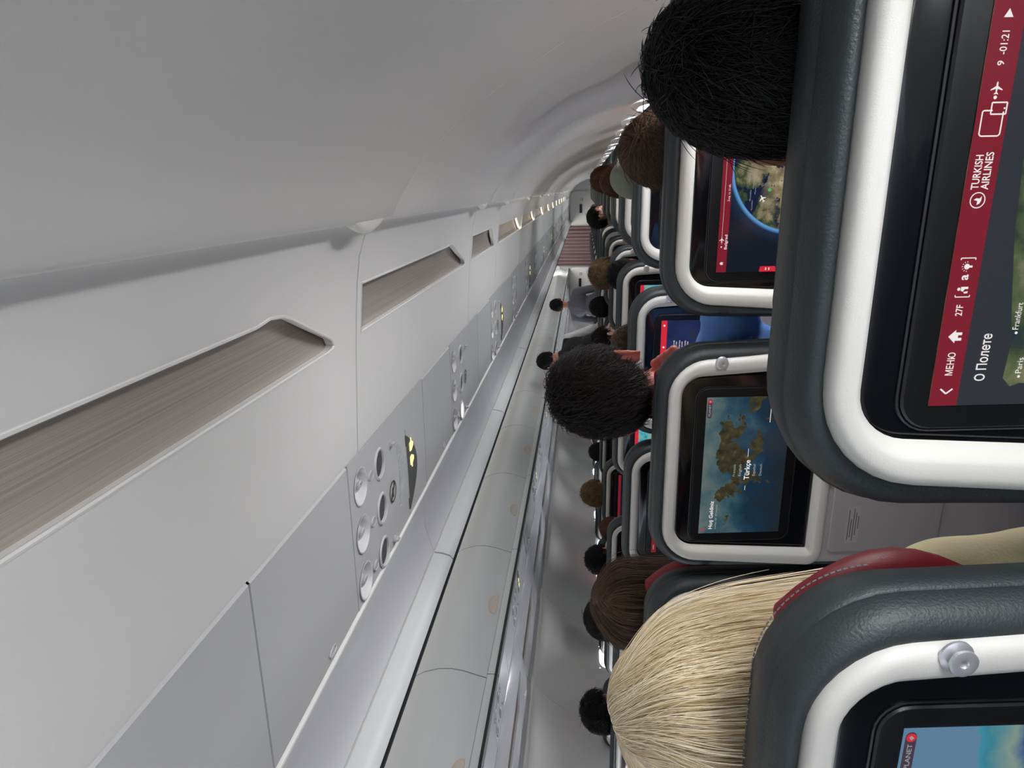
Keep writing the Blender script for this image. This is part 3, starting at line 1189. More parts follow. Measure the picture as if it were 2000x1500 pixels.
t_ = 0.0
while t_ < _d[-1] - 0.005:
    STITCH.tube([_at(t_), _at(t_ + 0.0036)], 0.0007, 5)
    t_ += 0.0054
STITCH = STITCH.me(smooth=0)

SCR = MB().add([(-0.1505, -0.085, 0), (0.1505, -0.085, 0), (0.1505, 0.085, 0), (-0.1505, 0.085, 0)], [(0, 1, 2, 3)]).me(smooth=0)


class Draw:
    """flat marks on a screen; u from the left edge, v down from the top edge"""

    def __init__(s):
        s.b = MB()

    def rect(s, u0, v0, u1, v1, z=0.0004):
        s.b.add([(-0.1505 + u0, 0.085 - v1, z), (-0.1505 + u1, 0.085 - v1, z), (-0.1505 + u1, 0.085 - v0, z), (-0.1505 + u0, 0.085 - v0, z)], [(0, 1, 2, 3)])
        return s

    def poly(s, pts, z=0.0006):
        s.b.add([(-0.1505 + u, 0.085 - v, z) for u, v in pts], [tuple(range(len(pts)))])
        return s

    def line(s, pts, wd, z=0.0006):
        for (u0, v0), (u1, v1) in zip(pts, pts[1:]):
            d = Vector((u1 - u0, v1 - v0)); d.normalize()
            nx, ny = -d.y * wd / 2, d.x * wd / 2
            s.poly([(u0 + nx, v0 + ny), (u1 + nx, v1 + ny), (u1 - nx, v1 - ny), (u0 - nx, v0 - ny)], z)
        return s

    def text(s, t, u, v, size, bold=0.0, z=0.0007, width=None, align='LEFT'):
        vs, fs = text_mesh(t, 1.0, bold)
        w_ = max(p[0] for p in vs) - min(p[0] for p in vs)
        sx = size if width is None else width / w_
        off = -w_ * sx / 2 if align == 'CENTER' else 0
        s.b.add([(-0.1505 + u + off + p[0] * sx, 0.085 - v + p[1] * size, z) for p in vs], fs)
        return s

    def disc(s, u, v, r, n=28, z=0.0006):
        return s.poly([(u + r * math.cos(2 * PI * k / n), v + r * math.sin(2 * PI * k / n)) for k in range(n)], z)

    def ringd(s, u, v, r, wd, n=32, z=0.0006):
        return s.line([(u + r * math.cos(2 * PI * k / n), v + r * math.sin(2 * PI * k / n)) for k in range(n + 1)], wd, z)

    def me(s):
        return s.b.me(smooth=0)


def plane_icon(d, u, v, r, ang, z=0.0007):
    pts = [(0, -1), (0.12, -0.8), (0.14, -0.3), (0.95, 0.2), (0.95, 0.36), (0.14, 0.12), (0.1, 0.62), (0.34, 0.82), (0.34, 0.95), (0, 0.86), (-0.34, 0.95), (-0.34, 0.82), (-0.1, 0.62), (-0.14, 0.12), (-0.95, 0.36), (-0.95, 0.2), (-0.14, -0.3), (-0.12, -0.8)]
    c, s_ = math.cos(ang), math.sin(ang)
    d.poly([(u + r * (x * c - y * s_), v + r * (x * s_ + y * c)) for x, y in pts], z)


def house(d, u, v, r):
    d.poly([(u - r, v + 0.05 * r), (u, v - r), (u + r, v + 0.05 * r), (u + 0.62 * r, v + 0.05 * r), (u + 0.62 * r, v + r), (u + 0.2 * r, v + r), (u + 0.2 * r, v + 0.45 * r), (u - 0.2 * r, v + 0.45 * r), (u - 0.2 * r, v + r), (u - 0.62 * r, v + r), (u - 0.62 * r, v + 0.05 * r)])


def bird_logo(d_ring, u, v, r):
    # a bird in a circle
    d_ring.ringd(u, v, r, r * 0.14)
    d_ring.poly([(u - 0.62 * r, v - 0.05 * r), (u - 0.1 * r, v - 0.02 * r), (u + 0.05 * r, v - 0.55 * r), (u + 0.28 * r, v - 0.2 * r), (u + 0.22 * r, v + 0.25 * r), (u + 0.55 * r, v + 0.52 * r), (u - 0.05 * r, v + 0.5 * r), (u - 0.45 * r, v + 0.32 * r)])


def pill(t, u1=0.2975, v=0.0065):
    g = Draw()
    g.poly([(u1 - 0.036 + 0.005 * math.cos(a), v + 0.0045 * math.sin(a)) for a in [PI / 2 + PI * k / 8 for k in range(9)]] + [(u1 - 0.005 + 0.005 * math.cos(a), v + 0.0045 * math.sin(a)) for a in [-PI / 2 + PI * k / 8 for k in range(9)]], 0.0004)
    obj('logo_badge', g.me(), emat('screen_plum', (70, 56, 72), 0.8), t)
    r_ = Draw().disc(u1 - 0.0052, v, 0.004)
    obj('logo_disc', r_.me(), E_RED2, t)
    x_ = Draw().text('PLANET', u1 - 0.036, v, 0.0055, 0.01, z=0.0009, width=0.0245)
    x_.poly([(u1 - 0.0075, v), (u1 - 0.0045, v - 0.002), (u1 - 0.003, v), (u1 - 0.0055, v + 0.0022)], 0.0009)
    obj('logo_text', x_.me(), E_DIM, t)


def screen_content(kind, scr):
    if kind == 'map':
        obj('menu_bar', Draw().rect(0, 0.0, 0.301, 0.0205).me(), E_RED, scr)
        g = Draw()
        g.line([(0.0128, 0.0068), (0.0092, 0.0112), (0.0128, 0.0156)], 0.0012)
        g.text('МЕНЮ', 0.0225, 0.0112, 0.0072, 0.012, width=0.0168)
        house(g, 0.0512, 0.0108, 0.0048)
        g.text('27F', 0.0658, 0.0108, 0.0068, 0.012, width=0.0078)
        g.line([(0.0805, 0.0060), (0.0792, 0.0060), (0.0792, 0.0160), (0.0805, 0.0160)], 0.0007)
        g.line([(0.1045, 0.0060), (0.1058, 0.0060), (0.1058, 0.0160), (0.1045, 0.0160)], 0.0007)
        g.disc(0.0846, 0.0078, 0.0011)
        g.poly([(0.0835, 0.0092), (0.0862, 0.0092), (0.0862, 0.0142), (0.0846, 0.0142), (0.0846, 0.0120), (0.0828, 0.0108)])
        g.poly([(0.0815, 0.0120), (0.0826, 0.0112), (0.0832, 0.0142), (0.0818, 0.0142)])
        g.text('a', 0.0908, 0.0100, 0.0090, 0.02)
        g.disc(0.1000, 0.0108, 0.0019)
        g.rect(0.0993, 0.0125, 0.1007, 0.0146, 0.0006)
        for k in range(7):
            a = PI + PI * k / 6
            g.line([(0.1 + 0.0027 * math.cos(a), 0.0108 + 0.0027 * math.sin(a)), (0.1 + 0.0036 * math.cos(a), 0.0108 + 0.0036 * math.sin(a))], 0.0004)
        bird_logo(g, 0.1437, 0.0102, 0.0049)
        g.text('TURKISH', 0.1505, 0.0070, 0.0072, 0.014, width=0.0218)
        g.text('AIRLINES', 0.1505, 0.0136, 0.0072, 0.014, width=0.0236)
        # tablet with a phone
        g.line([(0.1985, 0.0036), (0.1850, 0.0036), (0.1838, 0.0048), (0.1838, 0.0160), (0.1850, 0.0172), (0.1985, 0.0172)], 0.0009)
        g.line([(0.1985, 0.0036), (0.1992, 0.0045), (0.1992, 0.0100)], 0.0009)
        g.line([(0.1970, 0.0090), (0.2040, 0.0090), (0.2040, 0.0188), (0.1970, 0.0188), (0.1970, 0.0090)], 0.0009)
        g.disc(0.2005, 0.0175, 0.0006)
        plane_icon(g, 0.2125, 0.0102, 0.0040, PI / 2)
        g.disc(0.2070, 0.0102, 0.0011)
        g.text('9', 0.2255, 0.0102, 0.0062, 0.01)
        g.text('-01:21', 0.2318, 0.0102, 0.0066, 0.008, width=0.0135)
        g.poly([(0.2530, 0.0070), (0.2580, 0.0100), (0.2530, 0.0130)])
        g.text('О Полете', 0.0180, 0.0342, 0.0100, 0.012, width=0.0345)
        g.disc(0.0530, 0.0540, 0.0010)
        g.text('Frankfurt', 0.0550, 0.0530, 0.0062, 0.0, width=0.0190)
        g.disc(0.0210, 0.0620, 0.0010)
        g.text('Paris', 0.0230, 0.0612, 0.0062, 0.0, width=0.0115)
        obj('screen_text', g.me(), E_WHT, scr)
        g = Draw()
        g.poly([(0.0, 0.0205), (0.301, 0.0205), (0.301, 0.030), (0.20, 0.034), (0.12, 0.040), (0.075, 0.047), (0.045, 0.052), (0.020, 0.051), (0.0135, 0.057), (0.016, 0.064), (0.0145, 0.085), (0.0, 0.085)], 0.0002)
        obj('text_panel', g.me(), emat('screen_slate', (46, 50, 56), 0.8), scr)
    elif kind == 'islands':
        g = Draw()
        g.text('Hoş Geldiniz', 0.0095, 0.0245, 0.0112, 0.012, width=0.064)
        g.text('Türkçe', 0.1215, 0.0925, 0.0150, 0.014, width=0.0435)
        g.line([(0.098, 0.0905), (0.108, 0.0905)], 0.0009)
        g.line([(0.172, 0.0915), (0.190, 0.0915)], 0.0009)
        g.line([(0.246, 0.130), (0.292, 0.130)], 0.0012)
        obj('screen_text', g.me(), E_WHT, scr)
        g = Draw()
        g.text('Lütfen bir dil seçiniz', 0.0095, 0.0345, 0.0062, 0.0, width=0.056)
        g.text('Français', 0.1290, 0.0655, 0.0068, 0.005, width=0.026)
        g.text('English', 0.1290, 0.0775, 0.0076, 0.008, width=0.026)
        g.text('Español', 0.1290, 0.1065, 0.0076, 0.008, width=0.026)
        g.text('Deutsch', 0.1290, 0.1200, 0.0070, 0.005, width=0.026)
        obj('screen_small_text', g.me(), E_DIM, scr)
        bird = Draw()
        bird_logo(bird, 0.0085, 0.0085, 0.0042)
        obj('corner_logo', bird.me(), E_RED2, scr)
        pill(scr)
    elif kind == 'globe':
        obj('menu_bar', Draw().rect(0, 0.0, 0.301, 0.0185).me(), E_RED, scr)
        g = Draw()
        house(g, 0.0165, 0.0088, 0.0034)
        g.line([(0.052, 0.0068), (0.246, 0.0068)], 0.0004)
        plane_icon(g, 0.0600, 0.0068, 0.0048, PI / 2)
        g.disc(0.0470, 0.0068, 0.0014)
        g.disc(0.2480, 0.0068, 0.0014)
        g.text('Belgrad', 0.0420, 0.0148, 0.0072, 0.006, width=0.0265)
        g.text('İstanbul', 0.2180, 0.0148, 0.0072, 0.006, width=0.0265)
        g.text('İniş 1s 21dk', 0.1290, 0.0150, 0.0048, 0.0, width=0.030)
        plane_icon(g, 0.1330, 0.0760, 0.0068, 1.05, 0.0009)
        obj('screen_text', g.me(), E_WHT, scr)
        g = Draw()
        for (u, v, t_, w_) in ((0.112, 0.0575, 'London', 0.018), (0.128, 0.0535, 'Bruxelles', 0.020), (0.140, 0.062, 'Paris', 0.012), (0.155, 0.068, 'Roma', 0.012), (0.160, 0.050, 'København', 0.022), (0.205, 0.038, 'Helsinki', 0.018), (0.150, 0.058, 'Warszawa', 0.02), (0.222, 0.052, 'Moskva', 0.02), (0.200, 0.066, 'Kyiv', 0.014), (0.215, 0.104, 'Tehran', 0.016)):
            g.text('•' + t_, u, v, 0.0040, 0.0, z=0.0009, width=w_)
        obj('map_labels', g.me(), E_DIM, scr)
        obj('position_dot', Draw().disc(0.1480, 0.0880, 0.0030, z=0.001).me(), E_GREEN, scr)
        obj('menu_tab', Draw().poly([(0.0, 0.081), (0.010, 0.083), (0.010, 0.111), (0.0, 0.113)]).me(), E_RED2, scr)
        obj('tab_lines', Draw().rect(0.003, 0.0925, 0.0075, 0.0945, 0.0008).rect(0.003, 0.0985, 0.0075, 0.1005, 0.0008).me(), E_WHT, scr)
    elif kind == 'night':
        obj('menu_bar', Draw().rect(0, 0.0, 0.301, 0.0185).me(), E_RED2, scr)
        g = Draw()
        for u in (0.05, 0.09, 0.17, 0.215, 0.285):
            g.disc(u, 0.0095, 0.0032)
        g.text('27', 0.115, 0.0095, 0.006)
        for k, v in enumerate((0.045, 0.063, 0.081)):
            g.poly([(0.190, v + 0.005), (0.195, v - 0.005), (0.200, v + 0.005)])
            g.text(('Uçuş', 'Harita', 'Müzik')[k], 0.210, v - 0.003, 0.0062, 0.004, width=0.026)
            g.text('00:00', 0.210, v + 0.0055, 0.0056, 0.0, width=0.022)
        g.line([(0.205, 0.128), (0.270, 0.128)], 0.001)
        plane_icon(g, 0.200, 0.120, 0.0045, PI / 2)
        plane_icon(g, 0.245, 0.120, 0.0045, PI / 2)
        obj('screen_text', g.me(), E_WHT, scr)
        obj('picture_tile', Draw().rect(0.150, 0.040, 0.185, 0.055).me(), E_GREEN, scr)
        obj('red_tile', Draw().rect(0.150, 0.034, 0.185, 0.040).me(), E_RED2, scr)
    elif kind == 'menu':
        obj('menu_bar', Draw().rect(0, 0.0, 0.301, 0.016).me(), E_RED, scr)
        g = Draw()
        for k in range(7):
            g.rect(0.012 + k * 0.038, 0.006, 0.030 + k * 0.038, 0.0085, 0.0006)
        for k in range(9):
            g.rect(0.012, 0.030 + k * 0.0115, 0.040 + 0.006 * (k % 3), 0.0315 + k * 0.0115, 0.0006)
        obj('screen_text', g.me(), E_DIM, scr)
        obj('red_button', Draw().rect(0.010, 0.0365, 0.060, 0.0455).me(), E_RED2, scr)
    elif kind == 'beach':
        pill(scr)
    elif kind in ('coast', 'off'):
        obj('menu_bar', Draw().rect(0, 0.0, 0.301, 0.016).me(), E_RED2 if kind == 'coast' else E_RED, scr)


SEATX = {'F': 0.003, 'E': -0.545, 'D': -1.064, 'C': -1.925, 'B': -2.44, 'A': -2.945}
COLNAME = {'F': 'window-side column on the camera side', 'E': 'middle column on the camera side', 'D': 'aisle-side column on the camera side', 'C': 'aisle-side column across the aisle', 'B': 'middle column across the aisle', 'A': 'window-side column across the aisle'}
KIND = {(26, 'F'): 'map', (26, 'E'): 'beach', (26, 'D'): 'coast', (25, 'F'): 'globe', (25, 'E'): 'islands', (25, 'D'): 'menu', (24, 'E'): 'night', (24, 'F'): 'dark', (24, 'D'): 'menu', (23, 'E'): 'coast', (23, 'F'): 'dark', (23, 'D'): 'coast', (23, 'C'): 'coast', (22, 'C'): 'off', (24, 'C'): 'coast', (21, 'C'): 'coast', (22, 'D'): 'coast'}
SPECIAL = {
    (26, 'F'): 'seat right in front of the camera, large screen with red menu bar and map',
    (26, 'E'): 'seat at the bottom right corner, blonde head behind it, chrome hook on white rim',
    (25, 'F'): 'seat back showing a globe map with a red route bar',
    (25, 'E'): 'seat back with the full welcome screen over green islands, grey lower shell visible',
    (25, 'D'): 'seat behind the long brown hair, only its red headrest wing showing beside blonde hair',
    (24, 'E'): 'seat back with dark blue menu screen, partly behind the blue sleeve',
    (24, 'D'): 'seat back with a red bar and list menu, left of the welcome screen',
    (24, 'F'): 'seat back with an unlit screen just beyond the globe-map seat',
    (23, 'E'): 'shaded seat back with a small coast picture, below the round black head',
}
rows_R = [26 - k for k in range(18)]


def seat(row, c):
    left = c in 'ABC'
    y = 0.467 + 0.808 * (26 - row) + (0.30 if left else 0)
    if (row, c) == (26, 'E'):
        y = 0.425
    n = 26 - row
    lab = SPECIAL.get((row, c), 'white-rimmed seat back, %s row from the camera, %s' % (ORD[n], COLNAME[c]))
    t = thing('airline_seat', lab, 'seat', (SEATX[c], y, -H), 'airline seats with white rims and seat-back screens')
    near = n <= 7
    for p in SEATP:
        if n > 2 and p[0] in ('sticker', 'sticker_print'):
            continue
        if n > 6 and p[0] in ('tray_latch', 'monitor_rim'):
            continue
        o_ = obj(p[0], p[1], p[2], t)
        if (row, c) in ((25, 'E'), (25, 'D'), (24, 'E')) and p[0] == 'headrest_wing':
            o_.location.z = 0.03
        if left and p[0] == 'armrest':
            o_.location.x = 0.524
    if (row, c) == (26, 'E'):
        obj('stitching', STITCH, THREAD, t)
    kind = KIND.get((row, c), 'coast' if (row * 7 + ord(c)) % 3 else 'dark')
    pm = picture('picture_' + kind, kind)
    o = obj('screen', SCR, pm, t)
    p = SP(-0.008, 0.1625, -0.0110)
    o.location = p
    o.rotation_euler = (PI / 2 + RC, 0, 0)
    screen_content(kind, o)
    return t


for r_ in rows_R:
    for c in 'FED':
        seat(r_, c)
    for c in 'CBA':
        if r_ <= 25 and not (r_ < 17 and c in 'AB') and not (r_ < 13):
            seat(r_, c)

# ------------------------------------------------------------------ far bulkheads, curtain
YB = 17.6
b = MB()
b.box(-1.00, 0.25, YB + 0.6, YB + 0.66, -1.28, 0.60)
o = struct('wall_galley_near', b.me(smooth=0), BINM)
b = MB().box(-3.12, -1.95, YB + 0.6, YB + 0.66, -1.28, 0.60)
o = struct('wall_galley_far', b.me(smooth=0), BINM)
b = MB().box(-2.2, -0.8, YB + 0.55, YB + 0.66, 0.60, 0.99)
o = struct('trim_2', b.me(smooth=0), BINM)


def lav(x0, x1, label):
    t = thing('lavatory_door', label, 'door', ((x0 + x1) / 2, YB + 0.58, -H))
    hw = (x1 - x0) / 2
    vs, fs = rings([[(x, d, 1.62 - s_) for x, s_ in rrect(hw, 0, 1.58, 0.16, 0.03, o_, 8)] for o_, d in ((0, 0.02), (0, 0.0), (0.03, -0.008), (0.05, -0.004))], True)
    obj('door_leaf', mesh('m', vs, fs, 40), WHITE, t)
    obj('door_sign', MB().box(-0.10, 0.12, -0.014, -0.006, 1.30, 1.37).me(smooth=0), BLACK, t)
    obj('door_latch', MB().box(hw - 0.14, hw - 0.06, -0.03, -0.006, 1.12, 1.18).me(smooth=0), CHROME, t)
    m_ = MB()
    for k in range(3):
        m_.box(0.20, 0.28, -0.012, -0.006, 1.28 + 0.03 * k, 1.29 + 0.03 * k)
    obj('door_notice', m_.me(smooth=0), INK, t)


lav(-0.96, -0.05, 'white cabin door with a dark plate at the far end, near the window wall')
lav(-2.86, -2.02, 'white cabin door with a dark plate at the far end across the aisle')
vs, fs = [], []
nx, nz = 150, 8
for i in range(nx + 1):
    f = i / nx
    x = -1.97 + 1.02 * f
    yy = 0.035 * math.sin(f * 2 * PI * 11) + 0.01 * math.sin(f * 2 * PI * 4.3)
    for j in range(nz + 1):
        z = -1.25 + (0.74 + 1.25) * j / nz
        vs.append((x, YB + 0.48 + yy * (0.8 + 0.2 * j / nz), z + H))
for i in range(nx):
    for j in range(nz):
        fs.append((i * (nz + 1) + j, (i + 1) * (nz + 1) + j, (i + 1) * (nz + 1) + j + 1, i * (nz + 1) + j + 1))
CURT = mat('curtain_cloth', (104, 84, 84), 0.85, bump=(200, 0.3, 0.002))
t = thing('aisle_curtain', 'dark mauve pleated curtain closing the aisle at the far end', 'curtain', (0, 0, -H))
me = bake(mesh('m', vs, fs, 60), [('SOLIDIFY', dict(thickness=0.004))], smooth=60)
obj('curtain_cloth', me, CURT, t)
obj('curtain_rail', MB().tube([(-2.0, YB + 0.48, 2.03), (-0.92, YB + 0.48, 2.03)], 0.012, 10).me(), CHROME, t)

# ------------------------------------------------------------------ people


def remesh(b, vox, smooth=6, name='m'):
    me = mesh(name, b.v, b.f, 0)
    return bake(me, [('REMESH', dict(mode='VOXEL', voxel_size=vox)), ('SMOOTH', dict(factor=0.5, iterations=smooth))], smooth=60)


def add_head(b, c, ear=0.0):
    """head with face looking along +y; c = centre of the skull"""
    cx, cy, cz = c
    b.ellipsoid((cx, cy, cz + 0.012), (0.073, 0.092, 0.098), 24, 16)
    b.ellipsoid((cx, cy + 0.022, cz - 0.045), (0.058, 0.066, 0.068), 20, 14)      # face
    b.ellipsoid((cx, cy + 0.052, cz - 0.092), (0.030, 0.030, 0.022), 16, 10)      # chin
    b.ellipsoid((cx, cy + 0.020, cz - 0.078), (0.050, 0.050, 0.030), 16, 10)      # jaw
    b.cap((cx, cy + 0.088, cz - 0.008), (cx, cy + 0.106, cz - 0.042), 0.009, 0.0125, 10)   # nose
    b.cap((cx - 0.013, cy + 0.092, cz - 0.047), (cx + 0.013, cy + 0.092, cz - 0.047), 0.008, 0.008, 8)
    b.cap((cx - 0.040, cy + 0.080, cz + 0.012), (cx + 0.040, cy + 0.080, cz + 0.012), 0.010, 0.010, 10)   # brow
    b.cap((cx - 0.020, cy + 0.082, cz - 0.070), (cx + 0.020, cy + 0.082, cz - 0.070), 0.0085, 0.0085, 8)  # mouth
    for sg in (-1, 1):
        b.ellipsoid((cx + sg * 0.036, cy + 0.066, cz - 0.035), (0.020, 0.018, 0.020), 12, 8)   # cheek
        M_ = Matrix.Rotation(sg * 0.35, 3, 'Z') @ Matrix.Rotation(0.25, 3, 'X')
        b.ellipsoid((cx + sg * (0.080 + ear * 0.6), cy - 0.004, cz - 0.022 - ear * 2.2), (0.008 + ear * 0.6, 0.019, 0.032), 14, 12, M_)
        ring_ = [Vector((cx + sg * (0.084 + ear), cy - 0.006, cz - 0.020 - ear * 2.2)) + M_ @ Vector((sg * 0.006, 0.018 * math.cos(a), 0.031 * math.sin(a))) for a in [2 * PI * k / 14 for k in range(14)]]
        b.tube(ring_, 0.0048, 6, closed=True)


def add_hand(b, wrist, fwd, up, side, curl=0.5, L=0.18):
    """palm, four fingers and a thumb. side: +1 thumb towards fwd x up"""
    f = Vector(fwd).normalized()
    u = Vector(up).normalized()
    s_ = f.cross(u).normalized() * side
    wv = Vector(wrist)
    k_ = L / 0.18
    for q in (-0.028, -0.009, 0.010, 0.028):
        b.cap(wv + s_ * q * 0.6, wv + f * 0.085 * k_ + s_ * q, 0.014, 0.012, 10)
    for q, ln in ((0.030, 0.070), (0.010, 0.080), (-0.010, 0.074), (-0.029, 0.058)):
        p0 = wv + f * 0.085 * k_ + s_ * q
        a = 0.35 * curl
        p = p0
        r = 0.0088
        for j in range(3):
            a += 0.55 * curl
            d = f * math.cos(a) - u * math.sin(a)
            p2 = p + d * ln * (0.45, 0.32, 0.23)[j] * k_
            b.cap(p, p2, r, r * 0.9, 10)
            p, r = p2, r * 0.9
    t0 = wv + f * 0.02 + s_ * 0.024
    t1 = t0 + (f * 0.7 + s_ * 0.7 - u * 0.2).normalized() * 0.042
    t2 = t1 + (f * 0.95 + s_ * 0.15 - u * 0.35).normalized() * 0.036
    b.cap(t0, t1, 0.0125, 0.0105, 10)
    b.cap(t1, t2, 0.0105, 0.0088, 10)


HC = (0, 0.0, 0.758)        # head centre of the seated figure (hips at 0, crown at .87)
SHW = 0.185


def seated_body(raise_hand=False):
    b = MB()
    add_head(b, HC, 0.013 if raise_hand else 0.0)
    b.cap((0, -0.022, 0.52), (0, -0.010, 0.70), 0.056, 0.052, 16)
    b.ellipsoid((0, -0.01, 0.43), (0.165, 0.095, 0.12), 24, 14)
    b.ellipsoid((0, 0.0, 0.26), (0.145, 0.10, 0.20), 24, 14)
    b.ellipsoid((0, 0.01, 0.06), (0.165, 0.12, 0.13), 24, 14)
    for sg in (-1, 1):
        b.cap((0, -0.02, 0.54), (sg * (SHW - 0.03), -0.01, 0.495), 0.045, 0.045, 12)
        b.cap((sg * 0.10, 0.03, 0.05), (sg * 0.12, 0.30, 0.05), 0.080, 0.055, 14)
        b.cap((sg * 0.12, 0.30, 0.05), (sg * 0.12, 0.33, -0.33), 0.053, 0.036, 14)
        b.cap((sg * 0.12, 0.30, -0.375), (sg * 0.125, 0.42, -0.395), 0.034, 0.026, 12)
        if raise_hand and sg > 0:
            e = (-0.03, 0.17, 0.37)
            wv = (0.052, 0.075, 0.590)
            b.cap((sg * SHW, -0.01, 0.485), e, 0.050, 0.040, 14)
            b.cap(e, wv, 0.040, 0.026, 14)
            add_hand(b, wv, (0.42, -0.75, 0.42), (0.7, 0.3, 0.6), 1, 1.2, 0.14)
        else:
            e = (sg * 0.225, 0.02, 0.22)
            wv = (sg * 0.13, 0.22, 0.17)
            b.cap((sg * SHW, -0.01, 0.485), e, 0.050, 0.040, 14)
            b.cap(e, wv, 0.039, 0.025, 14)
            add_hand(b, wv, (-sg * 0.35, 0.9, -0.05), (0, 0, 1), -sg, 0.5)
    return b


def seated_shirt(raise_hand=False):
    b = MB()
    b.cap((0, -0.020, 0.51), (0, -0.016, 0.565), 0.066, 0.060, 16)
    b.ellipsoid((0, -0.01, 0.43), (0.178, 0.108, 0.13), 24, 14)
    b.ellipsoid((0, 0.0, 0.26), (0.160, 0.115, 0.20), 24, 14)
    b.ellipsoid((0, 0.01, 0.08), (0.175, 0.13, 0.11), 24, 14)
    for sg in (-1, 1):
        b.cap((0, -0.02, 0.535), (sg * (SHW - 0.03), -0.01, 0.490), 0.056, 0.058, 12)
        if raise_hand and sg > 0:
            b.cap((sg * SHW, -0.01, 0.485), (-0.03, 0.17, 0.37), 0.063, 0.052, 16)
        else:
            b.cap((sg * SHW, -0.01, 0.485), (sg * 0.222, 0.015, 0.25), 0.062, 0.056, 16)
    return b


def seated_trousers():
    b = MB()
    b.ellipsoid((0, 0.01, 0.05), (0.172, 0.128, 0.10), 24, 14)
    for sg in (-1, 1):
        b.cap((sg * 0.10, 0.03, 0.05), (sg * 0.12, 0.30, 0.05), 0.088, 0.066, 14)
        b.cap((sg * 0.12, 0.30, 0.05), (sg * 0.12, 0.33, -0.30), 0.064, 0.055, 14)
    return b


def shoe(sg):
    return MB().cap((sg * 0.12, 0.30, -0.395), (sg * 0.127, 0.45, -0.405), 0.044, 0.038, 14).me()


BODY = remesh(seated_body(), 0.006, 3)
BODY_E = remesh(seated_body(True), 0.0045, 3)
SHIRT = remesh(seated_shirt(), 0.008, 4)
SHIRT_E = remesh(seated_shirt(True), 0.008, 4)
TROUS = remesh(seated_trousers(), 0.010, 4)
SHOES = [shoe(-1), shoe(1)]


def wrinkled(me, amp, sc, seed):
    """cloth folds"""
    out = me.copy()
    from mathutils import noise as ns
    nm = [v.normal.copy() for v in out.vertices]
    for v, nv_ in zip(out.vertices, nm):
        p = Vector((v.co.x * sc * 1.8, v.co.y * sc, v.co.z * sc * 0.7)) + Vector((seed, seed, 0))
        v.co += nv_ * (ns.noise(p) * amp + ns.noise(p * 2.7) * amp * 0.4)
    return out


EYE = MB().ellipsoid((0, 0, 0), (0.0118, 0.0118, 0.0118), 16, 10).me()
IRISM = MB().ellipsoid((0, 0.0085, 0), (0.0056, 0.0042, 0.0056), 12, 8).me()


def scalp_mesh(c, r, long_=False, bump_amp=0.004, seed=0):
    from mathutils import noise as ns
    vs, fs = [], []
    nu, nv = 48, 30
    for i in range(nv + 1):
        th = PI * i / nv
        for j in range(nu):
            ph = 2 * PI * j / nu
            d = Vector((math.sin(th) * math.cos(ph), math.sin(th) * math.sin(ph), math.cos(th)))
            k = 1 + ns.noise(d * 4 + Vector((seed, 0, 0))) * bump_amp / 0.08
            vs.append((c[0] + d.x * r[0] * k, c[1] + d.y * r[1] * k, c[2] + d.z * r[2] * k))
    for i in range(nv):
        for j in range(nu):
            th = PI * (i + 0.5) / nv
            ph = 2 * PI * (j + 0.5) / nu
            d = Vector((math.sin(th) * math.cos(ph), math.sin(th) * math.sin(ph), math.cos(th)))
            if hairless(d, long_):
                continue
            fs.append((i * nu + j, (i + 1) * nu + j, (i + 1) * nu + (j + 1) % nu, i * nu + (j + 1) % nu))
    return mesh('m', vs, fs, 80)


def hairless(d, long_=False):
    """directions on the head that carry no hair: face, ears (short hair), below the nape"""
    if d.y > 0.30 and d.z < 0.42 + 0.25 * (d.y - 0.3):
        return True
    if d.z < -0.62:
        return True
    if not long_:
        if abs(d.x) > 0.5 and d.z < 0.05 and d.y > -0.45:
            return True
    return False


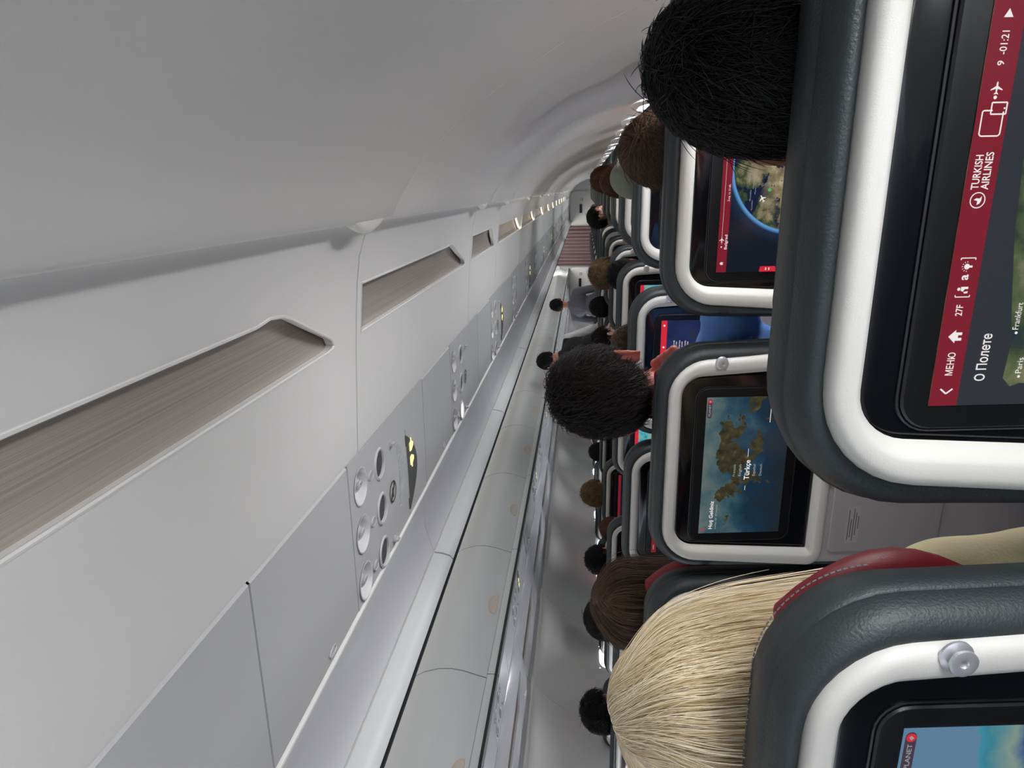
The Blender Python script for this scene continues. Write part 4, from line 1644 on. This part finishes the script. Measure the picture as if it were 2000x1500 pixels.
def hair(parent, style, color, n, length, r=(0.084, 0.103, 0.104), c=None, curl=0.0, seed=1, crown=(0.1, -0.5, 0.85), lift=0.10, rad=0.00035, flare=0.0, frizz=0.15, bump_amp=0.003, part=None, zmin=None):
    c = c or (HC[0], HC[1] - 0.004, HC[2] + 0.012)
    long_ = style == 'long'
    cap = obj('hair', scalp_mesh(c, r, long_, bump_amp, seed), CAPM[color], parent)
    rg = np.random.default_rng(seed)
    K = 14 if long_ else 9
    q = rg.normal(size=(n * 3, 3))
    q /= np.linalg.norm(q, axis=1)[:, None]
    keep = np.array([not hairless(Vector(v), long_) for v in q])
    q = q[keep][:n]
    n = len(q)
    c0 = np.array(crown, float); c0 /= np.linalg.norm(c0)
    pts = np.zeros((n, K, 3))
    pos = q.copy()
    R = np.array(r)
    clump = np.floor(q * 7 + 50)
    seedv = (np.sin(clump @ np.array([12.9, 78.2, 37.7])) * 43758.5) % 1.0
    L = length * (0.75 + 0.5 * rg.random(n))
    step = L / (K - 1)
    base = rg.random(n)
    jit = rg.normal(size=(n, 3)) * frizz
    cj = np.stack([np.sin(seedv * 40), np.cos(seedv * 57), np.sin(seedv * 91)], 1) * frizz * 1.6
    ph = rg.random(n) * 6.28 + seedv * 12
    lf = 1.0 + 0.01 * base
    stray = np.where(rg.random(n) > 0.975, 0.22 * rg.random(n), 0)
    for k in range(K):
        f = k / (K - 1)
        P = pos * R * (lf + lift * base * f * (1 - 0.3 * f) + stray * f)[:, None]
        if flare:
            low = np.clip(-pos[:, 2] - 0.0, 0, 6)
            P[:, 0] += np.sign(pos[:, 0]) * flare * low * 0.05
        if curl:
            t1 = np.cross(pos, np.array([0.3, 0.2, 0.9]))
            t1 /= np.linalg.norm(t1, axis=1)[:, None] + 1e-6
            nn = pos / (np.linalg.norm(pos, axis=1)[:, None] + 1e-6)
            P += (t1 * np.cos(ph + f * 9)[:, None] + nn * np.sin(ph + f * 9)[:, None]) * curl * min(1, f * 2)
        pts[:, k] = P + np.array(c)
        # flow direction
        nq = pos / (np.linalg.norm(pos, axis=1)[:, None] + 1e-9)
        t = nq * (nq @ c0)[:, None] - c0
        if part is not None:
            sgn = np.sign(nq[:, 0] - part)
            up = np.clip(nq[:, 2] * 1.6 - 0.25, 0, 1)
            t = t * (1 - 0.65 * up[:, None]) + np.stack([sgn * 0.75 * up, -0.25 * up, -0.55 * up], 1)
        t += jit + cj
        if long_:
            g = np.clip((0.35 - nq[:, 2]) * 1.3, 0, 1)[:, None]
            t = t * (1 - g) + (np.array([0, -0.06, -1.0]) + 0.30 * (jit + cj)) * g
        t -= nq * np.minimum(np.sum(t * nq, 1), 0)[:, None] * (0.98)
        if not long_:
            t -= nq * np.sum(t * nq, 1)[:, None] * 0.9
        t /= np.linalg.norm(t, axis=1)[:, None] + 1e-9
        mv = t * (step / 0.10)[:, None]
        if zmin is not None:
            mv = np.where(((pos * R)[:, 2] + c[2] < zmin + 0.04 * base)[:, None], mv * 0.02, mv)
        pos = pos + mv
        nr = np.linalg.norm(pos, axis=1)
        if long_:
            # stay outside the skull, fall straight below it
            inside = nr < 1.0
            pos[inside] /= nr[inside][:, None]
        else:
            pos /= nr[:, None]
    cu = bpy.data.hair_curves.new('hair_strands')
    cu.add_curves([K] * n)
    cu.attributes['position'].data.foreach_set('vector', pts.reshape(-1).astype(np.float32))
    ra = cu.attributes.new('radius', 'FLOAT', 'POINT')
    rr = np.tile(rad * np.concatenate([np.ones(K - 2), [0.75, 0.25]]), n)
    ra.data.foreach_set('value', rr.astype(np.float32))
    o = bpy.data.objects.new('hair_strands', cu)
    COL.objects.link(o)
    cu.materials.append(HM[color])
    o.parent = cap
    return cap


def person(label, x, y, top, color, shirt, hairargs, yaw=0.0, roll=0.0, skin=SKIN, sc=None, emesh=False, wide=1.0, seed=1, group=None):
    """seated passenger; top = height of the crown relative to the eye"""
    hip = -H + 0.50
    s_ = (top - hip) / 0.885
    t = thing('person', label, 'person', (x, y, hip), group)
    t.rotation_euler = (0, roll, yaw)
    t.scale = (s_ * wide, s_, s_)
    obj('body', BODY_E if emesh else BODY, skin, t)
    if shirt is not None:
        me = wrinkled(SHIRT_E if emesh else SHIRT, 0.010, 9, seed)
        obj('shirt', me, shirt, t)
    obj('trousers', TROUS, TROUSM, t)
    for k in (0, 1):
        obj('shoe', SHOES[k], BLACK2, t)
    for sg in (-1, 1):
        e = obj('eye', EYE, EYEW, t, (sg * 0.030, 0.0765, 0.7555))
        obj('iris', IRISM, IRIS, e)
    if hairargs:
        hair(t, *hairargs[0], **hairargs[1])
    return t


TROUSM = mat('dark_trousers', (38, 42, 54), 0.85)
BLUE = mat('blue_cotton', (108, 164, 246), 0.75, bump=(500, 0.3, 0.001))
CREAM = mat('cream_knit', (176, 166, 132), 0.85, bump=(260, 0.5, 0.002))
NAVYS = mat('navy_cloth', (36, 40, 56), 0.85)
GREYS = mat('grey_cloth', (110, 110, 118), 0.85)
WHITES = mat('white_cotton', (212, 212, 214), 0.8)
BLACKS = mat('black_cloth', (24, 24, 28), 0.85)
TANS = mat('tan_cloth', (150, 120, 84), 0.85)
OLIVE = mat('olive_beanie', (122, 128, 112), 0.9, bump=(300, 0.5, 0.002), var=(14, 0.12))


def striped():
    M = bpy.data.materials.new('striped_cloth')
    M.use_nodes = True
    nt = M.node_tree
    b = nt.nodes['Principled BSDF']
    b.inputs['Roughness'].default_value = 0.85
    tc = nt.nodes.new('ShaderNodeTexCoord')
    sp = nt.nodes.new('ShaderNodeSeparateXYZ')
    mt = nt.nodes.new('ShaderNodeMath'); mt.operation = 'MULTIPLY'; mt.inputs[1].default_value = 14.0
    fr = nt.nodes.new('ShaderNodeMath'); fr.operation = 'FRACT'
    cr = nt.nodes.new('ShaderNodeValToRGB')
    cr.color_ramp.interpolation = 'CONSTANT'
    st = [(0.0, (92, 20, 30)), (0.34, (150, 150, 150)), (0.38, (30, 28, 34)), (0.44, (96, 70, 62)), (0.62, (150, 150, 150)), (0.66, (92, 20, 30)), (0.90, (28, 34, 44))]
    e = cr.color_ramp.elements
    while len(e) < len(st):
        e.new(0.5)
    for el, (p, c) in zip(e, st):
        el.position = p
        el.color = (*lin(c), 1)
    nt.links.new(tc.outputs['Object'], sp.inputs[0])
    nt.links.new(sp.outputs[2], mt.inputs[0])
    nt.links.new(mt.outputs[0], fr.inputs[0])
    nt.links.new(fr.outputs[0], cr.inputs[0])
    nt.links.new(cr.outputs[0], b.inputs['Base Color'])
    return M


STRIPE = striped()

person('person with black tousled hair in the seat right ahead, leaning to the window', -0.012, 0.655, -0.040, 'black', NAVYS,
       (('short', 'black', 9000, 0.050), dict(seed=3, lift=0.16, frizz=0.30, rad=0.0004, crown=(-0.1, -0.3, 0.95), r=(0.088, 0.106, 0.108))), yaw=-0.15, roll=0.17, wide=0.9, seed=2)
person('person with long pale blonde hair and cream top, bottom of the photo', -0.572, 0.640, -0.032, 'blonde', CREAM,
       (('long', 'blonde', 34000, 0.40), dict(seed=5, zmin=0.55, lift=0.08, frizz=0.09, rad=0.00038, flare=0.34, crown=(-0.12, -0.15, 0.96), r=(0.077, 0.108, 0.106), part=-0.22)), yaw=0.1, wide=1.03, seed=4)
person('person with thick dark wavy hair, blue sleeve and hand raised to the neck', -0.450, 1.490, 0.066, 'darkbrown', BLUE,
       (('short', 'darkbrown', 15000, 0.060), dict(seed=7, lift=0.32, frizz=0.24, curl=0.008, rad=0.00045, crown=(0.05, -0.35, 0.93), r=(0.088, 0.106, 0.112), bump_amp=0.006)), yaw=-0.12, emesh=True, skin=SKINP, seed=6)
person('person with glossy brown hair in front of the globe-map screen seat', 0.008, 1.490, -0.068, 'brown', NAVYS,
       (('short', 'brown', 14000, 0.085), dict(seed=9, lift=0.16, frizz=0.16, rad=0.0005, crown=(0.35, -0.75, 0.55), r=(0.098, 0.110, 0.106))), yaw=-0.05, roll=0.11, wide=0.92, seed=8)
person('person with long straight brown hair and striped sleeve beside a red headrest wing', -1.030, 1.520, -0.025, 'brown', STRIPE,
       (('long', 'brown', 9000, 0.30), dict(seed=11, zmin=0.45, lift=0.12, frizz=0.06, rad=0.00045, crown=(0, -0.3, 0.95), r=(0.088, 0.106, 0.106), part=0.1)), yaw=0.5, seed=10)
pc = person('person in an olive knitted cap behind the glossy brown hair', 0.0, 2.280, -0.082, 'black', NAVYS, None, seed=12)
pc_cap = MB()
loops = []
for k in range(11):
    th = (PI * 0.62) * k / 10 + 0.02
    loops.append([(HC[0] + 0.086 * math.sin(th) * math.cos(a), HC[1] - 0.004 + 0.105 * math.sin(th) * math.sin(a), HC[2] + 0.016 + 0.108 * math.cos(th)) for a in [2 * PI * j / 28 for j in range(28)]])
vs, fs = rings(loops, False, True)
obj('knitted_cap', bake(mesh('m', vs, fs, 60), [('SOLIDIFY', dict(thickness=0.006))], smooth=60), OLIVE, pc)
pc.rotation_euler = (0, 0.05, 0)
person('person seen as a tuft of brown hair right of the dark wavy head', -0.515, 2.280, -0.100, 'brown', BLACKS,
       (('short', 'brown', 3500, 0.055), dict(seed=14, lift=0.18, frizz=0.3, rad=0.0006)), seed=13)
person('person with dark brown hair in the window column just beyond the olive cap', 0.030, 3.09, -0.066, 'darkbrown', NAVYS,
       (('short', 'auburn', 2500, 0.05), dict(seed=15, rad=0.0007)), seed=14)
person('person with reddish brown hair farthest along the window column', 0.050, 3.90, -0.030, 'auburn', NAVYS,
       (('short', 'auburn', 2500, 0.05), dict(seed=16, rad=0.0008)), seed=15)
person('person with close-cropped round black hair leaning towards the window seats', -0.415, 3.09, -0.108, 'black', BLACKS,
       (('short', 'black', 6000, 0.022), dict(seed=17, rad=0.0007, frizz=0.5, lift=0.12, r=(0.092, 0.108, 0.104))), roll=0.06, seed=16)
person('person with tousled light brown curls beyond the round black head', -0.47, 3.90, -0.042, 'tan', TANS,
       (('short', 'tan', 5000, 0.06), dict(seed=18, rad=0.0009, frizz=0.5, curl=0.006, lift=0.35, r=(0.092, 0.108, 0.104))), seed=17)
person('person with dark hair, low behind the light brown curls', -0.80, 4.70, -0.045, 'darkbrown', BLACKS,
       (('short', 'darkbrown', 2000, 0.05), dict(seed=19, rad=0.0009)), seed=18)
person('person with very dark hair and thin glasses next to the aisle', -0.86, 3.90, -0.052, 'darkbrown', BLACKS,
       (('short', 'darkbrown', 2500, 0.05), dict(seed=20, rad=0.0009)), yaw=-0.8, seed=19)
person('bearded person in profile looking to the window, pale collar', -0.215, 5.50, -0.022, 'black', WHITES,
       (('short', 'black', 2500, 0.04), dict(seed=21, rad=0.0009)), yaw=-1.35, seed=20)
person('person with very round black hair across the aisle, lowest in the photo', -2.33, 2.573, -0.015, 'black', NAVYS,
       (('short', 'black', 5000, 0.03), dict(seed=22, rad=0.0008, frizz=0.5, lift=0.25, r=(0.096, 0.11, 0.106))), seed=21)
person('person with black curly hair across the aisle by a bright window', -2.02, 3.38, -0.035, 'black', NAVYS,
       (('short', 'black', 4000, 0.035), dict(seed=23, rad=0.0009, frizz=0.5, curl=0.005, lift=0.25))
       , seed=22)
person('person with light brown curly hair across the aisle', -1.995, 4.19, -0.015, 'tan', TANS,
       (('short', 'tan', 5000, 0.05), dict(seed=24, rad=0.0009, frizz=0.5, curl=0.007, lift=0.35)), seed=23)
person('person with black hair across the aisle beyond the light brown curls', -2.02, 5.00, -0.065, 'black', NAVYS,
       (('short', 'black', 2500, 0.04), dict(seed=25, rad=0.0009, lift=0.2)), seed=24)
person('person with dark hair and glasses between long brown hair and bright far wall', -1.83, 2.573, -0.018, 'darkbrown', GREYS,
       (('short', 'darkbrown', 3500, 0.05), dict(seed=26, rad=0.0008)), yaw=-0.9, seed=25)
person('person with cropped brown hair beside a red headrest wing across the aisle', -1.87, 3.47, -0.110, 'auburn', TANS,
       (('short', 'auburn', 3000, 0.018), dict(seed=27, rad=0.0008)), seed=26)


# ---- standing people in the aisle
def standing(label, x, y, lean, shirtm, vest, yaw, top, haircol, seed, side_lean=0.0):
    """adult standing; origin between the feet; leans forward/sideways from the hips"""
    t = thing('person', label, 'person', (x, y, -H))
    t.rotation_euler = (0, 0, yaw)
    S = top / 1.74
    t.scale = (S, S, S)
    hip = Vector((0, 0, 0.92))
    Rm = Matrix.Rotation(-lean, 3, 'X') @ Matrix.Rotation(side_lean, 3, 'Y')

    def up(p):
        return hip + Rm @ (Vector(p))
    hb = MB()
    add_head(hb, (0, 0, 0))
    b = MB()
    hc = up((0, 0.02, 0.71))
    for i, v in enumerate(hb.v):
        hb.v[i] = tuple(hc + Rm @ Vector(v))
    b.add(hb.v, hb.f)
    b.cap(up((0, -0.01, 0.50)), up((0, 0.005, 0.64)), 0.056, 0.052)
    b.ellipsoid(up((0, 0, 0.40)), (0.165, 0.095, 0.13), 24, 14, Rm)
    b.ellipsoid(up((0, 0, 0.20)), (0.145, 0.10, 0.20), 24, 14, Rm)
    b.ellipsoid((0, 0, 0.90), (0.165, 0.11, 0.13), 24, 14)
    sh = MB()
    sh.cap(up((0, -0.01, 0.49)), up((0, -0.006, 0.54)), 0.066, 0.06)
    sh.ellipsoid(up((0, 0, 0.40)), (0.180, 0.110, 0.14), 24, 14, Rm)
    sh.ellipsoid(up((0, 0, 0.18)), (0.162, 0.118, 0.22), 24, 14, Rm)
    sl = MB()
    for sg in (-1, 1):
        s0, e, wv = up((sg * SHW, 0, 0.455)), up((sg * 0.235, 0.03, 0.17)), up((sg * 0.20, 0.20, 0.02))
        b.cap(s0, e, 0.048, 0.038)
        b.cap(e, wv, 0.038, 0.025)
        add_hand(b, wv, (-sg * 0.15, 0.85, -0.35), (0, 0, 1), -sg, 0.5)
        b.cap((sg * 0.09, 0, 0.88), (sg * 0.10, 0.01, 0.48), 0.080, 0.055)
        b.cap((sg * 0.10, 0.01, 0.48), (sg * 0.10, -0.01, 0.10), 0.052, 0.036)
        b.cap((sg * 0.10, -0.01, 0.055), (sg * 0.11, 0.13, 0.03), 0.034, 0.026)
        sh.cap(up((0, -0.01, 0.50)), up((sg * (SHW - 0.03), 0, 0.46)), 0.056, 0.058)
        sl.cap(s0, e, 0.062, 0.052)
        sl.cap(e, Vector(e).lerp(Vector(wv), 0.8), 0.051, 0.040)
    obj('body', remesh(b, 0.008, 3), SKIN, t)
    if vest is not None:
        obj('shirt', wrinkled(remesh(sl, 0.008, 3), 0.008, 10, seed), shirtm, t)
        obj('vest', remesh(sh, 0.008, 4), vest, t)
    else:
        sh.add(sl.v, sl.f)
        obj('shirt', wrinkled(remesh(sh, 0.008, 4), 0.008, 9, seed), shirtm, t)
    tb = MB()
    tb.ellipsoid((0, 0, 0.90), (0.174, 0.122, 0.13), 24, 14)
    for sg in (-1, 1):
        tb.cap((sg * 0.09, 0, 0.88), (sg * 0.10, 0.01, 0.48), 0.088, 0.066)
        tb.cap((sg * 0.10, 0.01, 0.48), (sg * 0.10, -0.01, 0.13), 0.064, 0.052)
        obj('shoe', MB().cap((sg * 0.10, -0.02, 0.042), (sg * 0.112, 0.15, 0.035), 0.042, 0.035).me(), BLACK2, t)
    obj('trousers', remesh(tb, 0.010, 3), TROUSM, t)
    # head parts in a rotated helper frame baked into the meshes
    Rq = Rm.to_quaternion()
    for sg in (-1, 1):
        e_ = obj('eye', EYE, EYEW, t, hc + Rm @ Vector((sg * 0.030, 0.0765, -0.0025)), Rq.to_euler())
        obj('iris', IRISM, IRIS, e_)
    hr = hair(t, 'short', haircol, 2500, 0.04, c=(0, -0.004, 0.012), seed=seed, rad=0.001)
    hr.location = hc
    hr.rotation_euler = Rq.to_euler()
    return t


standing('person standing in the aisle with black cropped hair and grey shirt, back turned', -1.56, 9.3, 0.0, GREYS, None, 0.0, 1.725, 'black', 31)
standing('crew member bending over far seats, white shirt sleeves and black waistcoat', -1.55, 6.85, 0.32, WHITES, BLACKS, 0.7, 1.80, 'black', 32, -0.12)

bpy.data.scenes.remove(TMP)
